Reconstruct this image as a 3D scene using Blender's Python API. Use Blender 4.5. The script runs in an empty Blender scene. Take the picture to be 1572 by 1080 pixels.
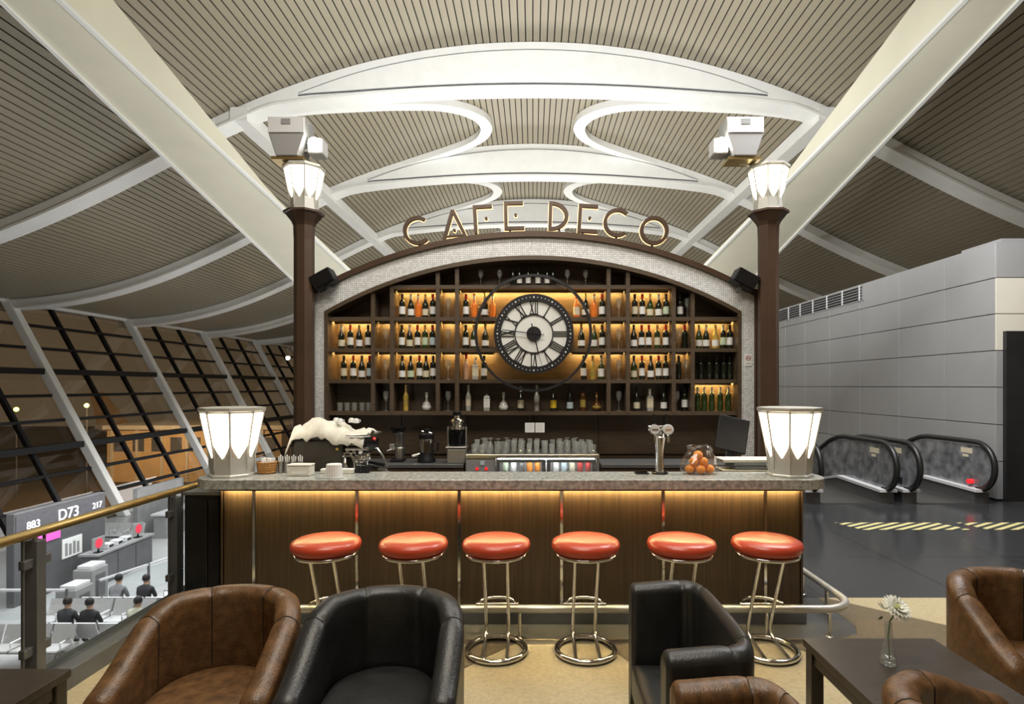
import bpy, bmesh, math, random
import numpy as np
from mathutils import Vector, Matrix

random.seed(7)
scene = bpy.context.scene
COL = scene.collection
PI = math.pi

# ------------------------------------------------------------------ camera
F, CX, CY, H = 900.0, 818.0, 592.0, 1.75        # focal length and vanishing point in pixels of the 1572 wide frame
cam_d = bpy.data.cameras.new('camera')
cam = bpy.data.objects.new('camera', cam_d)
COL.objects.link(cam)
cam.location = (0, 0, H)
cam.rotation_euler = (PI / 2, 0, 0)
cam_d.sensor_fit = 'HORIZONTAL'
cam_d.sensor_width = 36
cam_d.lens = 36 * F / 1572
cam_d.shift_x = -(CX - 786) / 1572
cam_d.shift_y = (CY - 540) / 1572
cam_d.clip_end = 500
scene.camera = cam

# ------------------------------------------------------------------ world, exposure
world = bpy.data.worlds.new('world')
scene.world = world
world.use_nodes = True
bg = world.node_tree.nodes['Background']
bg.inputs[0].default_value = (0.20, 0.145, 0.088, 1)
bg.inputs[1].default_value = 0.62
scene.view_settings.view_transform = 'Standard'
scene.view_settings.look = 'None'
scene.view_settings.exposure = 0.0
scene.view_settings.gamma = 1.0
scene.view_settings.use_curve_mapping = False
try:
    scene.cycles.use_denoising = True
    scene.cycles.max_bounces = 8
    scene.cycles.transparent_max_bounces = 24
    scene.cycles.caustics_reflective = False
    scene.cycles.caustics_refractive = False
    scene.cycles.sample_clamp_indirect = 6.0
    scene.cycles.use_light_tree = True
except Exception:
    pass


def light(name, kind, loc, energy, color=(1, 1, 1), size=1.0, size_y=None, aim=None, spot=None, blend=0.6):
    d = bpy.data.lights.new(name, kind)
    d.energy = energy
    d.color = color
    if kind == 'AREA':
        d.size = size
        if size_y:
            d.shape = 'RECTANGLE'
            d.size_y = size_y
    else:
        d.shadow_soft_size = size
    if spot:
        d.spot_size = math.radians(spot)
        d.spot_blend = blend
    o = bpy.data.objects.new(name, d)
    COL.objects.link(o)
    o.location = loc
    if aim is not None:
        v = Vector(aim) - Vector(loc)
        o.rotation_euler = v.to_track_quat('-Z', 'Y').to_euler()
    return o


# unseen fills added without fittings, upward at the vault, downward over cafe and gate
light('hall_up_fill', 'AREA', (0, 10.5, 3.2), 1200, (0.98, 0.99, 0.96), 5, 2, aim=(0, 17, 14))  # added area lights hidden behind the bar, brightening vault and ribs
light('hall_up_fill', 'AREA', (0, 26, 3.2), 1250, (1, 0.98, 0.92), 8, 4, aim=(0, 27, 14))
light('hall_up_fill', 'AREA', (0, 42, 3.0), 1300, (1, 0.98, 0.92), 8, 4, aim=(0, 43, 14))
light('gate_fill', 'AREA', (-12, 19, 1.0), 2000, (0.97, 0.98, 1), 9, 14, aim=(-12, 19, -5))  # unseen added fill that brightens the lower hall
light('gate_fill', 'AREA', (-13, 38, 1.0), 1900, (0.97, 0.98, 1), 9, 14, aim=(-13, 38, -5))
light('cafe_fill', 'AREA', (-0.5, 1.6, 6.0), 215, (1, 0.93, 0.80), 3.0, 2.0, aim=(-0.3, 2.7, 0))  # added overhead fill for chairs and carpet, no fitting there
light('bar_fill', 'AREA', (0, 4.9, 6.3), 170, (1, 0.95, 0.86), 4.0, 0.6, aim=(0, 6.6, 2.0))  # added fill that lifts mosaic, bottles and labels
light('concourse_fill', 'AREA', (4.2, 6.5, 6.6), 640, (0.98, 0.98, 1.0), 3, 3, aim=(5.4, 9.5, 1.5))  # added fill that lightens the grey wall and escalators

# ------------------------------------------------------------------ helpers


def PX(px, Y):
    return (px - CX) * Y / F


def PZ(py, Y):
    return H - (py - CY) * Y / F


class MB:
    def __init__(s):
        s.v, s.f, s.m = [], [], []

    def add(s, verts, faces, mi=0):
        n = len(s.v)
        s.v += [tuple(p) for p in verts]
        s.f += [tuple(i + n for i in f) for f in faces]
        s.m += [mi] * len(faces)
        return s

    def hexa(s, p, mi=0):      # p: 8 points, bottom ring 0-3, top ring 4-7
        return s.add(p, [(3, 2, 1, 0), (4, 5, 6, 7), (0, 1, 5, 4), (1, 2, 6, 5), (2, 3, 7, 6), (3, 0, 4, 7)], mi)

    def box(s, x0, x1, y0, y1, z0, z1, mi=0):
        return s.hexa([(x0, y0, z0), (x1, y0, z0), (x1, y1, z0), (x0, y1, z0),
                       (x0, y0, z1), (x1, y0, z1), (x1, y1, z1), (x0, y1, z1)], mi)

    def bar(s, a, b, w, h, up=(0, 0, 1), mi=0):
        a, b = Vector(a), Vector(b)
        d = (b - a).normalized()
        u = Vector(up)
        r = d.cross(u).normalized()
        u = r.cross(d).normalized()
        r, u = r * w / 2, u * h / 2
        return s.hexa([a - r - u, a + r - u, b + r - u, b - r - u, a - r + u, a + r + u, b + r + u, b - r + u], mi)

    def lathe(s, prof, seg=16, c=(0, 0, 0), axis='z', mi=0, phase=0.0, cap=True):
        def pt(r, h, a):
            x, y = r * math.cos(a), r * math.sin(a)
            if axis == 'z':
                return (c[0] + x, c[1] + y, c[2] + h)
            if axis == 'y':
                return (c[0] + x, c[1] + h, c[2] - y)
            return (c[0] + h, c[1] + x, c[2] + y)
        vs, fs = [], []
        for r, h in prof:
            for k in range(seg):
                vs.append(pt(r, h, 2 * PI * k / seg + phase))
        for i in range(len(prof) - 1):
            for k in range(seg):
                a, b = i * seg + k, i * seg + (k + 1) % seg
                fs.append((a, b, b + seg, a + seg))
        if cap:
            if prof[0][0] > 1e-5:
                fs.append(tuple(reversed(range(seg))))
            if prof[-1][0] > 1e-5:
                fs.append(tuple(range((len(prof) - 1) * seg, len(prof) * seg)))
        return s.add(vs, fs, mi)

    def tube(s, pts, r, seg=8, closed=False, mi=0):
        P = [Vector(p) for p in pts]
        n = len(P)
        rr = r if isinstance(r, (list, tuple)) else [r] * n
        vs, fs = [], []
        prev = None
        for i in range(n):
            if closed:
                d = P[(i + 1) % n] - P[i - 1]
            else:
                d = P[min(i + 1, n - 1)] - P[max(i - 1, 0)]
            d.normalize()
            if prev is None:
                u = Vector((0, 0, 1)) if abs(d.z) < 0.9 else Vector((1, 0, 0))
            else:
                u = prev
            r1 = d.cross(u)
            if r1.length < 1e-6:
                r1 = d.cross(Vector((0, 1, 0)))
            r1.normalize()
            u = r1.cross(d).normalized()
            prev = u
            for k in range(seg):
                a = 2 * PI * k / seg
                vs.append(P[i] + (r1 * math.cos(a) + u * math.sin(a)) * rr[i])
        for i in range(n if closed else n - 1):
            j = (i + 1) % n
            for k in range(seg):
                k2 = (k + 1) % seg
                fs.append((i * seg + k, i * seg + k2, j * seg + k2, j * seg + k))
        if not closed:
            fs.append(tuple(reversed(range(seg))))
            fs.append(tuple(range((n - 1) * seg, n * seg)))
        return s.add(vs, fs, mi)

    def prism(s, poly, a0, a1, axis='y', mi=0):     # poly of 2d points extruded along axis
        n = len(poly)

        def pt(p, a):
            if axis == 'y':
                return (p[0], a, p[1])
            if axis == 'z':
                return (p[0], p[1], a)
            return (a, p[0], p[1])
        vs = [pt(p, a0) for p in poly] + [pt(p, a1) for p in poly]
        fs = [tuple(range(n)), tuple(range(2 * n - 1, n - 1, -1))]
        for i in range(n):
            j = (i + 1) % n
            fs.append((i, i + n, j + n, j))
        return s.add(vs, fs, mi)

    def band(s, A, B, a0, a1, axis='y', mi=0, closed=False):   # closed loop of quads between polylines A and B, extruded
        n = len(A)

        def pt(p, a):
            return (p[0], a, p[1]) if axis == 'y' else ((p[0], p[1], a) if axis == 'z' else (a, p[0], p[1]))
        vs = [pt(p, a0) for p in A] + [pt(p, a0) for p in B] + [pt(p, a1) for p in A] + [pt(p, a1) for p in B]
        fs = []
        for i in range(n if closed else n - 1):
            j = (i + 1) % n
            fs += [(i, j, n + j, n + i), (2 * n + i, 3 * n + i, 3 * n + j, 2 * n + j),
                   (i, 2 * n + i, 2 * n + j, j), (n + i, n + j, 3 * n + j, 3 * n + i)]
        if not closed:
            fs += [(0, n, 3 * n, 2 * n), (n - 1, 3 * n - 1, 4 * n - 1, 2 * n - 1)]
        return s.add(vs, fs, mi)

    def ball(s, c, r, seg=10, rings=6, sz=1.0, mi=0):
        prof = [(max(1e-6, r * math.sin(PI * i / rings)), -r * sz * math.cos(PI * i / rings)) for i in range(rings + 1)]
        return s.lathe(prof, seg, c, mi=mi, cap=False)

    def mesh(s, name, mats, smooth=None):
        me = bpy.data.meshes.new(name)
        me.from_pydata(s.v, [], s.f)
        for m in (mats if isinstance(mats, (list, tuple)) else [mats]):
            me.materials.append(m)
        if any(s.m):
            me.polygons.foreach_set('material_index', s.m)
        bm = bmesh.new()
        bm.from_mesh(me)
        bmesh.ops.recalc_face_normals(bm, faces=bm.faces)
        bm.to_mesh(me)
        bm.free()
        if smooth:
            me.shade_smooth()
            me.set_sharp_from_angle(angle=math.radians(smooth))
        return me

    def build(s, name, mats, parent=None, smooth=None, bev=None, loc=None, rz=None):
        return link(name, s.mesh(name, mats, smooth), parent, loc, rz, bev)


def link(name, me, parent=None, loc=None, rz=None, bev=None):
    o = bpy.data.objects.new(name, me)
    COL.objects.link(o)
    if parent is not None:
        o.parent = parent
    if loc is not None:
        o.location = loc
    if rz is not None:
        o.rotation_euler = (0, 0, rz)
    if bev:
        m = o.modifiers.new('bevel', 'BEVEL')
        m.width = bev
        m.segments = 2
        m.limit_method = 'ANGLE'
        m.angle_limit = math.radians(40)
    return o


def tag(o, label, cat, group=None):
    o['label'] = label
    o['category'] = cat
    if group:
        o['group'] = group
    return o


def thing(name, label, cat, loc=(0, 0, 0), rz=0, group=None):
    o = bpy.data.objects.new(name, None)
    COL.objects.link(o)
    o.empty_display_size = 0.1
    o.location = loc
    o.rotation_euler = (0, 0, rz)
    return tag(o, label, cat, group)


def struct(o):
    o['kind'] = 'structure'
    return o


def sempty(name):
    o = bpy.data.objects.new(name, None)
    COL.objects.link(o)
    return struct(o)


def dup(root, loc, rz=None, label=None, group=None):
    r = root.copy()
    COL.objects.link(r)
    r.location = loc
    if rz is not None:
        r.rotation_euler = (0, 0, rz)
    if label:
        r['label'] = label
    if group:
        r['group'] = group
    for ch in root.children:
        c = ch.copy()
        COL.objects.link(c)
        c.parent = r
        for g in ch.children:
            d = g.copy()
            COL.objects.link(d)
            d.parent = c
    return r


# ------------------------------------------------------------------ materials
def new_mat(name):
    m = bpy.data.materials.new(name)
    m.use_nodes = True
    nt = m.node_tree
    return m, nt, nt.nodes['Principled BSDF']


def mat(name, col, rough=0.5, metal=0.0, var=0.12, scale=8.0, bump=0.0, bscale=None, stretch=(1, 1, 1), spec=None, coat=0.0, col2=None):
    m, nt, b = new_mat(name)
    N, L = nt.nodes, nt.links
    b.inputs['Roughness'].default_value = rough
    b.inputs['Metallic'].default_value = metal
    if spec is not None:
        b.inputs['Specular IOR Level'].default_value = spec
    if coat:
        b.inputs['Coat Weight'].default_value = coat
        b.inputs['Coat Roughness'].default_value = 0.15
    tc = N.new('ShaderNodeTexCoord')
    mp = N.new('ShaderNodeMapping')
    mp.inputs['Scale'].default_value = stretch
    L.new(tc.outputs['Object'], mp.inputs[0])
    nz = N.new('ShaderNodeTexNoise')
    nz.inputs['Scale'].default_value = scale
    nz.inputs['Detail'].default_value = 4
    L.new(mp.outputs[0], nz.inputs['Vector'])
    rp = N.new('ShaderNodeValToRGB')
    rp.color_ramp.elements[0].position = 0.3
    rp.color_ramp.elements[1].position = 0.7
    c2 = col2 if col2 else tuple(min(1, c * (1 + var)) for c in col)
    c1 = tuple(c * (1 - var) for c in col) if not col2 else col
    rp.color_ramp.elements[0].color = (*c1, 1)
    rp.color_ramp.elements[1].color = (*c2, 1)
    L.new(nz.outputs[0], rp.inputs[0])
    L.new(rp.outputs[0], b.inputs['Base Color'])
    if bump:
        n2 = N.new('ShaderNodeTexNoise')
        n2.inputs['Scale'].default_value = bscale or scale * 6
        n2.inputs['Detail'].default_value = 3
        L.new(mp.outputs[0], n2.inputs['Vector'])
        bp = N.new('ShaderNodeBump')
        bp.inputs['Strength'].default_value = bump
        bp.inputs['Distance'].default_value = 0.02
        L.new(n2.outputs[0], bp.inputs['Height'])
        L.new(bp.outputs[0], b.inputs['Normal'])
    return m


def emis(name, col, strength, base=None):
    m, nt, b = new_mat(name)
    b.inputs['Base Color'].default_value = (*(base or col), 1)
    b.inputs['Emission Color'].default_value = (*col, 1)
    b.inputs['Emission Strength'].default_value = strength
    nz = nt.nodes.new('ShaderNodeTexNoise')
    nz.inputs['Scale'].default_value = 6
    mm = nt.nodes.new('ShaderNodeMapRange')
    mm.inputs['To Min'].default_value = strength * 0.92
    mm.inputs['To Max'].default_value = strength * 1.08
    nt.links.new(nz.outputs[0], mm.inputs[0])
    nt.links.new(mm.outputs[0], b.inputs['Emission Strength'])
    return m


def clear(name, tint=(0.9, 0.93, 0.92), refl=0.06, rough=0.02, haze=0.0):
    m = bpy.data.materials.new(name)
    m.use_nodes = True
    nt = m.node_tree
    N, L = nt.nodes, nt.links
    N.remove(N['Principled BSDF'])
    out = N['Material Output']
    tr = N.new('ShaderNodeBsdfTransparent')
    gl = N.new('ShaderNodeBsdfGlossy')
    gl.inputs['Roughness'].default_value = rough
    lw = N.new('ShaderNodeLayerWeight')
    lw.inputs['Blend'].default_value = 0.5
    fr = N.new('ShaderNodeMath')
    fr.operation = 'POWER'
    fr.inputs[1].default_value = 4.0
    L.new(lw.outputs['Facing'], fr.inputs[0])
    nz = N.new('ShaderNodeTexNoise')
    nz.inputs['Scale'].default_value = 3
    mr = N.new('ShaderNodeMix')
    mr.data_type = 'RGBA'
    mr.inputs['A'].default_value = (*tint, 1)
    mr.inputs['B'].default_value = (*[t * 0.96 for t in tint], 1)
    L.new(nz.outputs[0], mr.inputs['Factor'])
    L.new(mr.outputs['Result'], tr.inputs[0])
    ad = N.new('ShaderNodeMath')
    ad.operation = 'ADD'
    ad.use_clamp = True
    ad.inputs[1].default_value = refl
    L.new(fr.outputs[0], ad.inputs[0])
    mx = N.new('ShaderNodeMixShader')
    L.new(ad.outputs[0], mx.inputs[0])
    L.new(tr.outputs[0], mx.inputs[1])
    L.new(gl.outputs[0], mx.inputs[2])
    last = mx
    if haze:
        df = N.new('ShaderNodeBsdfDiffuse')
        df.inputs[0].default_value = (0.85, 0.86, 0.84, 1)
        last = N.new('ShaderNodeMixShader')
        last.inputs[0].default_value = haze
        L.new(mx.outputs[0], last.inputs[1])
        L.new(df.outputs[0], last.inputs[2])
    L.new(last.outputs[0], out.inputs[0])
    return m


def brickmat(name, c1, c2, mortar, w, h, ms, rough, plane='xy', metal=0.0, bump=0.3):
    m, nt, b = new_mat(name)
    N, L = nt.nodes, nt.links
    tc = N.new('ShaderNodeTexCoord')
    sp = N.new('ShaderNodeSeparateXYZ')
    cb = N.new('ShaderNodeCombineXYZ')
    L.new(tc.outputs['Object'], sp.inputs[0])
    L.new(sp.outputs[plane[0].upper()], cb.inputs[0])
    L.new(sp.outputs[plane[1].upper()], cb.inputs[1])
    br = N.new('ShaderNodeTexBrick')
    br.offset = 0.0
    br.inputs['Scale'].default_value = 1.0
    br.inputs['Brick Width'].default_value = w
    br.inputs['Row Height'].default_value = h
    br.inputs['Mortar Size'].default_value = ms
    br.inputs['Color1'].default_value = (*c1, 1)
    br.inputs['Color2'].default_value = (*c2, 1)
    br.inputs['Mortar'].default_value = (*mortar, 1)
    L.new(cb.outputs[0], br.inputs['Vector'])
    L.new(br.outputs['Color'], b.inputs['Base Color'])
    b.inputs['Roughness'].default_value = rough
    b.inputs['Metallic'].default_value = metal
    if bump:
        bp = N.new('ShaderNodeBump')
        bp.inputs['Strength'].default_value = bump
        bp.inputs['Distance'].default_value = 0.003
        bp.invert = True
        L.new(br.outputs['Fac'], bp.inputs['Height'])
        L.new(bp.outputs[0], b.inputs['Normal'])
    return m


def stripemat(name, c1, c2, freq, vec=(1, 1, 0), rough=0.5):
    m, nt, b = new_mat(name)
    N, L = nt.nodes, nt.links
    tc = N.new('ShaderNodeTexCoord')
    dt = N.new('ShaderNodeVectorMath')
    dt.operation = 'DOT_PRODUCT'
    dt.inputs[1].default_value = vec
    L.new(tc.outputs['Object'], dt.inputs[0])
    ml = N.new('ShaderNodeMath')
    ml.operation = 'MULTIPLY'
    ml.inputs[1].default_value = freq
    L.new(dt.outputs['Value'], ml.inputs[0])
    fr = N.new('ShaderNodeMath')
    fr.operation = 'FRACT'
    L.new(ml.outputs[0], fr.inputs[0])
    gt = N.new('ShaderNodeMath')
    gt.operation = 'GREATER_THAN'
    gt.inputs[1].default_value = 0.5
    L.new(fr.outputs[0], gt.inputs[0])
    mx = N.new('ShaderNodeMix')
    mx.data_type = 'RGBA'
    mx.inputs['A'].default_value = (*c1, 1)
    mx.inputs['B'].default_value = (*c2, 1)
    L.new(gt.outputs[0], mx.inputs['Factor'])
    L.new(mx.outputs['Result'], b.inputs['Base Color'])
    b.inputs['Roughness'].default_value = rough
    return m


M = dict(
    plank=mat('ceiling plank paint', (0.275, 0.240, 0.172), 0.42, 0, 0.05, 3, stretch=(1, 0.05, 1)),
    gap=mat('ceiling void', (0.03, 0.028, 0.022), 0.9),
    white=mat('white steel paint', (0.80, 0.80, 0.77), 0.4, 0, 0.03, 2),
    cream=mat('cream beam paint', (0.72, 0.69, 0.55), 0.45, 0, 0.03, 1),
    seam=mat('dark seam', (0.09, 0.09, 0.10), 0.7),
    greypanel=mat('grey wall panel', (0.36, 0.36, 0.36), 0.38, 0.25, 0.05, 1.2),
    beigepanel=mat('beige wall panel', (0.60, 0.57, 0.48), 0.45, 0, 0.04, 1.5),
    darkpanel=mat('black wall panel', (0.015, 0.015, 0.016), 0.3, 0, 0.2, 2),
    joint=mat('wall joint', (0.05, 0.05, 0.05), 0.8),
    darkfloor=brickmat('dark polished floor tile', (0.035, 0.036, 0.038), (0.042, 0.043, 0.045), (0.012, 0.012, 0.012), 1.2, 1.2, 0.006, 0.16, bump=0),
    carpet=mat('beige cafe carpet', (0.42, 0.355, 0.215), 0.85, 0, 0.10, 40, 0.15, 300),
    carpetb=mat('brown cafe carpet', (0.135, 0.105, 0.062), 0.85, 0, 0.12, 40, 0.15, 300),
    darkstone=mat('dark plinth stone', (0.15, 0.155, 0.155), 0.4, 0, 0.2, 6),
    hallfloor=brickmat('pale hall floor', (0.52, 0.52, 0.52), (0.47, 0.47, 0.47), (0.38, 0.38, 0.38), 1.2, 1.2, 0.01, 0.25, bump=0),
    slab=mat('slab concrete', (0.10, 0.105, 0.105), 0.6),
    wood=mat('dark veneer', (0.056, 0.036, 0.019), 0.40, 0, 0.35, 5, stretch=(12, 12, 0.35)),
    shelfwood=mat('shelf veneer', (0.085, 0.058, 0.036), 0.42, 0, 0.2, 4, stretch=(1, 1, 8)),
    bronze=mat('bronze brown paint', (0.075, 0.043, 0.026), 0.38, 0.2, 0.15, 3),
    stone=mat('grey counter stone', (0.22, 0.225, 0.215), 0.22, 0, 0.2, 34, 0.03, 60, col2=(0.54, 0.55, 0.50)),
    mosaic=brickmat('pearl mosaic tile', (0.88, 0.88, 0.88), (0.62, 0.63, 0.64), (0.45, 0.45, 0.45), 0.024, 0.024, 0.0025, 0.25, plane='xz', bump=0.2),
    chrome=mat('chrome', (0.82, 0.82, 0.80), 0.12, 1, 0.04, 4),
    steel=mat('brushed steel', (0.48, 0.48, 0.47), 0.32, 1, 0.06, 3, stretch=(1, 1, 20)),
    darkmetal=mat('dark grey metal', (0.15, 0.155, 0.155), 0.4, 0.45, 0.1, 5),
    greymetal=mat('grey painted metal', (0.34, 0.335, 0.31), 0.38, 0.55, 0.05, 4),
    lampmetal=mat('lamp metal', (0.58, 0.57, 0.52), 0.40, 0.35, 0.05, 4),
    inlay=mat('grey stone inlay', (0.075, 0.078, 0.08), 0.35, 0, 0.15, 8),
    railsteel=mat('satin rail steel', (0.66, 0.66, 0.63), 0.38, 0.55, 0.05, 4),
    brass=mat('brass handrail', (0.50, 0.37, 0.16), 0.28, 0.85, 0.08, 5),
    black=mat('black plastic', (0.012, 0.012, 0.013), 0.5, 0, 0.2, 8, spec=0.2),
    blackgloss=mat('black gloss', (0.008, 0.008, 0.009), 0.15, 0, 0.2, 8),
    red=mat('orange red vinyl', (0.52, 0.060, 0.024), 0.34, 0, 0.07, 6, 0.04, 30, coat=0.25),
    brownleather=mat('tan brown leather', (0.125, 0.062, 0.024), 0.38, 0, 0.38, 22, 0.14, 110),
    blackleather=mat('black leather', (0.020, 0.020, 0.020), 0.38, 0, 0.25, 9, 0.10, 90),
    stitch=mat('thread', (0.016, 0.011, 0.007), 0.7),
    tablewood=mat('espresso table wood', (0.040, 0.030, 0.022), 0.30, 0, 0.25, 6, stretch=(1, 10, 1)),
    clockface=mat('clock enamel', (0.78, 0.78, 0.74), 0.4, 0, 0.03, 3),
    clockblack=mat('clock black', (0.012, 0.012, 0.014), 0.4),
    paper=mat('white paper', (0.80, 0.80, 0.78), 0.7, 0, 0.03, 10),
    cream_label=mat('cream label', (0.66, 0.60, 0.44), 0.6, 0, 0.10, 30),
    goldlabel=mat('gold label', (0.55, 0.40, 0.10), 0.35, 0.5, 0.15, 20),
    yellowlabel=mat('yellow label', (0.75, 0.52, 0.03), 0.5, 0, 0.1, 20),
    greenlabel=mat('green white label', (0.55, 0.66, 0.48), 0.5, 0, 0.15, 20),
    bluelabel=mat('pale blue label', (0.50, 0.60, 0.66), 0.5, 0, 0.12, 20),
    redfoil=mat('red foil', (0.55, 0.03, 0.025), 0.35, 0.3, 0.1, 12),
    goldfoil=mat('gold foil', (0.75, 0.56, 0.22), 0.3, 0.7, 0.1, 12),
    blackfoil=mat('black foil', (0.015, 0.013, 0.013), 0.35, 0.2, 0.1, 12),
    whitefoil=mat('white foil', (0.75, 0.73, 0.66), 0.4, 0.1, 0.05, 12),
    darkglass=mat('dark bottle glass', (0.010, 0.014, 0.008), 0.08, 0, 0.2, 4, coat=0.4),
    greenglass=mat('green bottle glass', (0.030, 0.055, 0.012), 0.08, 0, 0.2, 4, coat=0.4),
    brownglass=mat('brown bottle glass', (0.10, 0.035, 0.008), 0.08, 0, 0.2, 4, coat=0.4),
    orangeglass=mat('orange spirit', (0.80, 0.20, 0.03), 0.12, 0, 0.1, 4, coat=0.4),
    goldglass=mat('golden spirit', (0.62, 0.42, 0.08), 0.12, 0, 0.1, 4, coat=0.4),
    pinkglass=mat('rose spirit', (0.62, 0.35, 0.22), 0.12, 0, 0.1, 4, coat=0.4),
    frost=mat('frosted clear bottle', (0.42, 0.42, 0.38), 0.15, 0, 0.1, 4, coat=0.4),
    glass=clear('clear glass', (0.98, 0.99, 0.98), 0.06, haze=0.10),
    gguard=clear('guard glass', (0.90, 0.92, 0.92), 0.02),
    pane=clear('window glass', (0.84, 0.81, 0.76), 0.03),
    wicker=mat('wicker', (0.42, 0.20, 0.05), 0.6, 0, 0.4, 60, 0.3, 120, stretch=(1, 1, 3)),
    cloth=mat('white cloth', (0.70, 0.67, 0.58), 0.8, 0, 0.08, 12, 0.1, 40),
    orange=mat('orange peel', (0.85, 0.27, 0.015), 0.45, 0, 0.08, 20, 0.06, 120),
    plasticbag=clear('plastic bag', (0.96, 0.96, 0.95), 0.06, 0.12, haze=0.03),
    petal=mat('white petal', (0.85, 0.86, 0.78), 0.6, 0, 0.05, 20),
    leaf=mat('green stem', (0.10, 0.16, 0.04), 0.5, 0, 0.2, 20),
    yellow=mat('flower heart', (0.55, 0.60, 0.20), 0.6),
    hazard=stripemat('hazard stripe', (0.66, 0.60, 0.28), (0.05, 0.05, 0.045), 5.0, (1, -1.6, 0), 0.4),
    lamp=emis('lamp glass glow', (1.0, 0.90, 0.72), 5.0, (0.9, 0.85, 0.75)),
    led=emis('warm light strip', (1.0, 0.64, 0.20), 110.0),
    ledbar=emis('warm counter strip', (1.0, 0.76, 0.36), 125.0),
    fridgelight=emis('cool fridge light', (0.92, 0.96, 1.0), 26.0),
    halo=emis('warm letter glow', (1.0, 0.66, 0.32), 2.2),
    flood=emis('floodlight lens', (1.0, 0.96, 0.86), 40.0),
    redled=emis('red indicator', (1.0, 0.02, 0.03), 0.7),
    redscreen=emis('red screen', (0.9, 0.03, 0.06), 0.9),
    pinkscreen=emis('pink screen', (0.85, 0.10, 0.45), 0.8),
    signtext=emis('lit sign text', (0.9, 0.9, 0.9), 1.0),
    farlamp=emis('far lamp', (1.0, 0.70, 0.35), 60.0),
    greenlamp=emis('apron lamp', (0.75, 0.80, 0.25), 6.0),
    seatmetal=mat('perforated steel seat', (0.62, 0.62, 0.62), 0.35, 0.4, 0.05, 10),
    deskgrey=mat('desk grey', (0.10, 0.10, 0.105), 0.45, 0, 0.1, 3),
    midgrey=mat('mid grey', (0.26, 0.26, 0.26), 0.5, 0, 0.1, 3),
    skin=mat('skin', (0.50, 0.32, 0.22), 0.55, 0, 0.05, 10),
    hair=mat('dark hair', (0.015, 0.012, 0.010), 0.6, 0, 0.2, 20),
    coat=mat('charcoal coat', (0.035, 0.035, 0.04), 0.8, 0, 0.2, 20),
    coat2=mat('black jacket', (0.018, 0.018, 0.02), 0.7, 0, 0.2, 20),
    coat3=mat('pale yellow jacket', (0.50, 0.50, 0.38), 0.8, 0, 0.1, 20),
    coat4=mat('grey jumper', (0.20, 0.20, 0.21), 0.8, 0, 0.1, 20),
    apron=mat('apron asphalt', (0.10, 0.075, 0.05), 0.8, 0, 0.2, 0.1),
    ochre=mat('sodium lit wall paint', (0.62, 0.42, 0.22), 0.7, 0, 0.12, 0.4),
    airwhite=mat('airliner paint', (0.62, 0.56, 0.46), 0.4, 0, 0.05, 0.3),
    escreflect=mat('balustrade panel with painted reflections', (0.09, 0.095, 0.10), 0.10, 0.25, 0.5, 5.5, 0.35, 3.5, col2=(0.34, 0.345, 0.36)),  # mottling paints the hall's reflection into the panel colour
    rubber=mat('black handrail rubber', (0.012, 0.012, 0.012), 0.4, 0, 0.1, 8),
    palegrey=mat('pale grey plastic', (0.62, 0.62, 0.63), 0.4, 0, 0.04, 3),
    stepmetal=mat('escalator step', (0.16, 0.16, 0.165), 0.4, 0.7, 0.1, 3),
)

# ------------------------------------------------------------------ floor levels
floor = MB()
floor.box(-2.9, 12, -4, 10.6, -0.5, 0)
floor.box(-2.9, 3.9, 10.6, 20, -0.5, 0)
floor.box(6.95, 12, 10.6, 20, -0.5, 0)
floor = struct(floor.build('floor', M['darkfloor']))

arc = [(2.10 + 0.25 * math.sin(a), 4.29 - 0.25 * math.cos(a)) for a in np.linspace(0, PI / 2, 9)]
poly = [(-2.68, -4), (12, -4), (12, 4.83), (2.35, 4.83)] + arc[::-1] + [(-2.68, 4.04)]
MB().prism(poly, 0.0, 0.006, 'z').build('carpet', M['carpet'], floor)
arc2 = [(2.10 + 0.245 * math.sin(a), 4.29 - 0.245 * math.cos(a)) for a in np.linspace(0, PI / 2, 9)]
MB().prism([(-2.66, 4.045)] + arc2 + [(2.345, 4.83), (-2.66, 4.83)], 0.0, 0.003, 'z').build('stone_inlay', M['inlay'], floor)
for pl in ([(-0.06, 4.04), (-1.5, 4.04), (-0.75, 3.25)], [(0.42, 4.04), (1.42, 4.04), (0.95, 3.1)],
           [(2.40, 4.825), (5.4, 2.1), (3.3, 2.1), (1.62, 4.04), (2.1, 4.04), (2.28, 4.12), (2.355, 4.29), (2.355, 4.825)]):
    MB().prism(pl, 0.006, 0.009, 'z').build('carpet_inlay', M['carpetb'], floor)
for xa, xb in ((3.86, 5.33), (5.42, 6.95)):
    MB().prism([(xa, 7.50), (xb - 0.17, 7.50), (xb, 7.13), (xa + 0.14, 7.13)], 0.0, 0.004, 'z').build('hazard_strip', M['hazard'], floor)
struct(MB().box(-2.86, -2.66, -4, 8.6, 0.0, 0.12).build('trim_1', M['slab'], bev=0.01))

hall = MB().box(-24, 30, -4, 75, -5.3, -5.0).build('floor_lower', M['hallfloor'])
struct(hall)
struct(MB().box(-200, -21.9, -20, 200, -12.3, -12.0).build('ground_apron', M['apron']))

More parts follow.
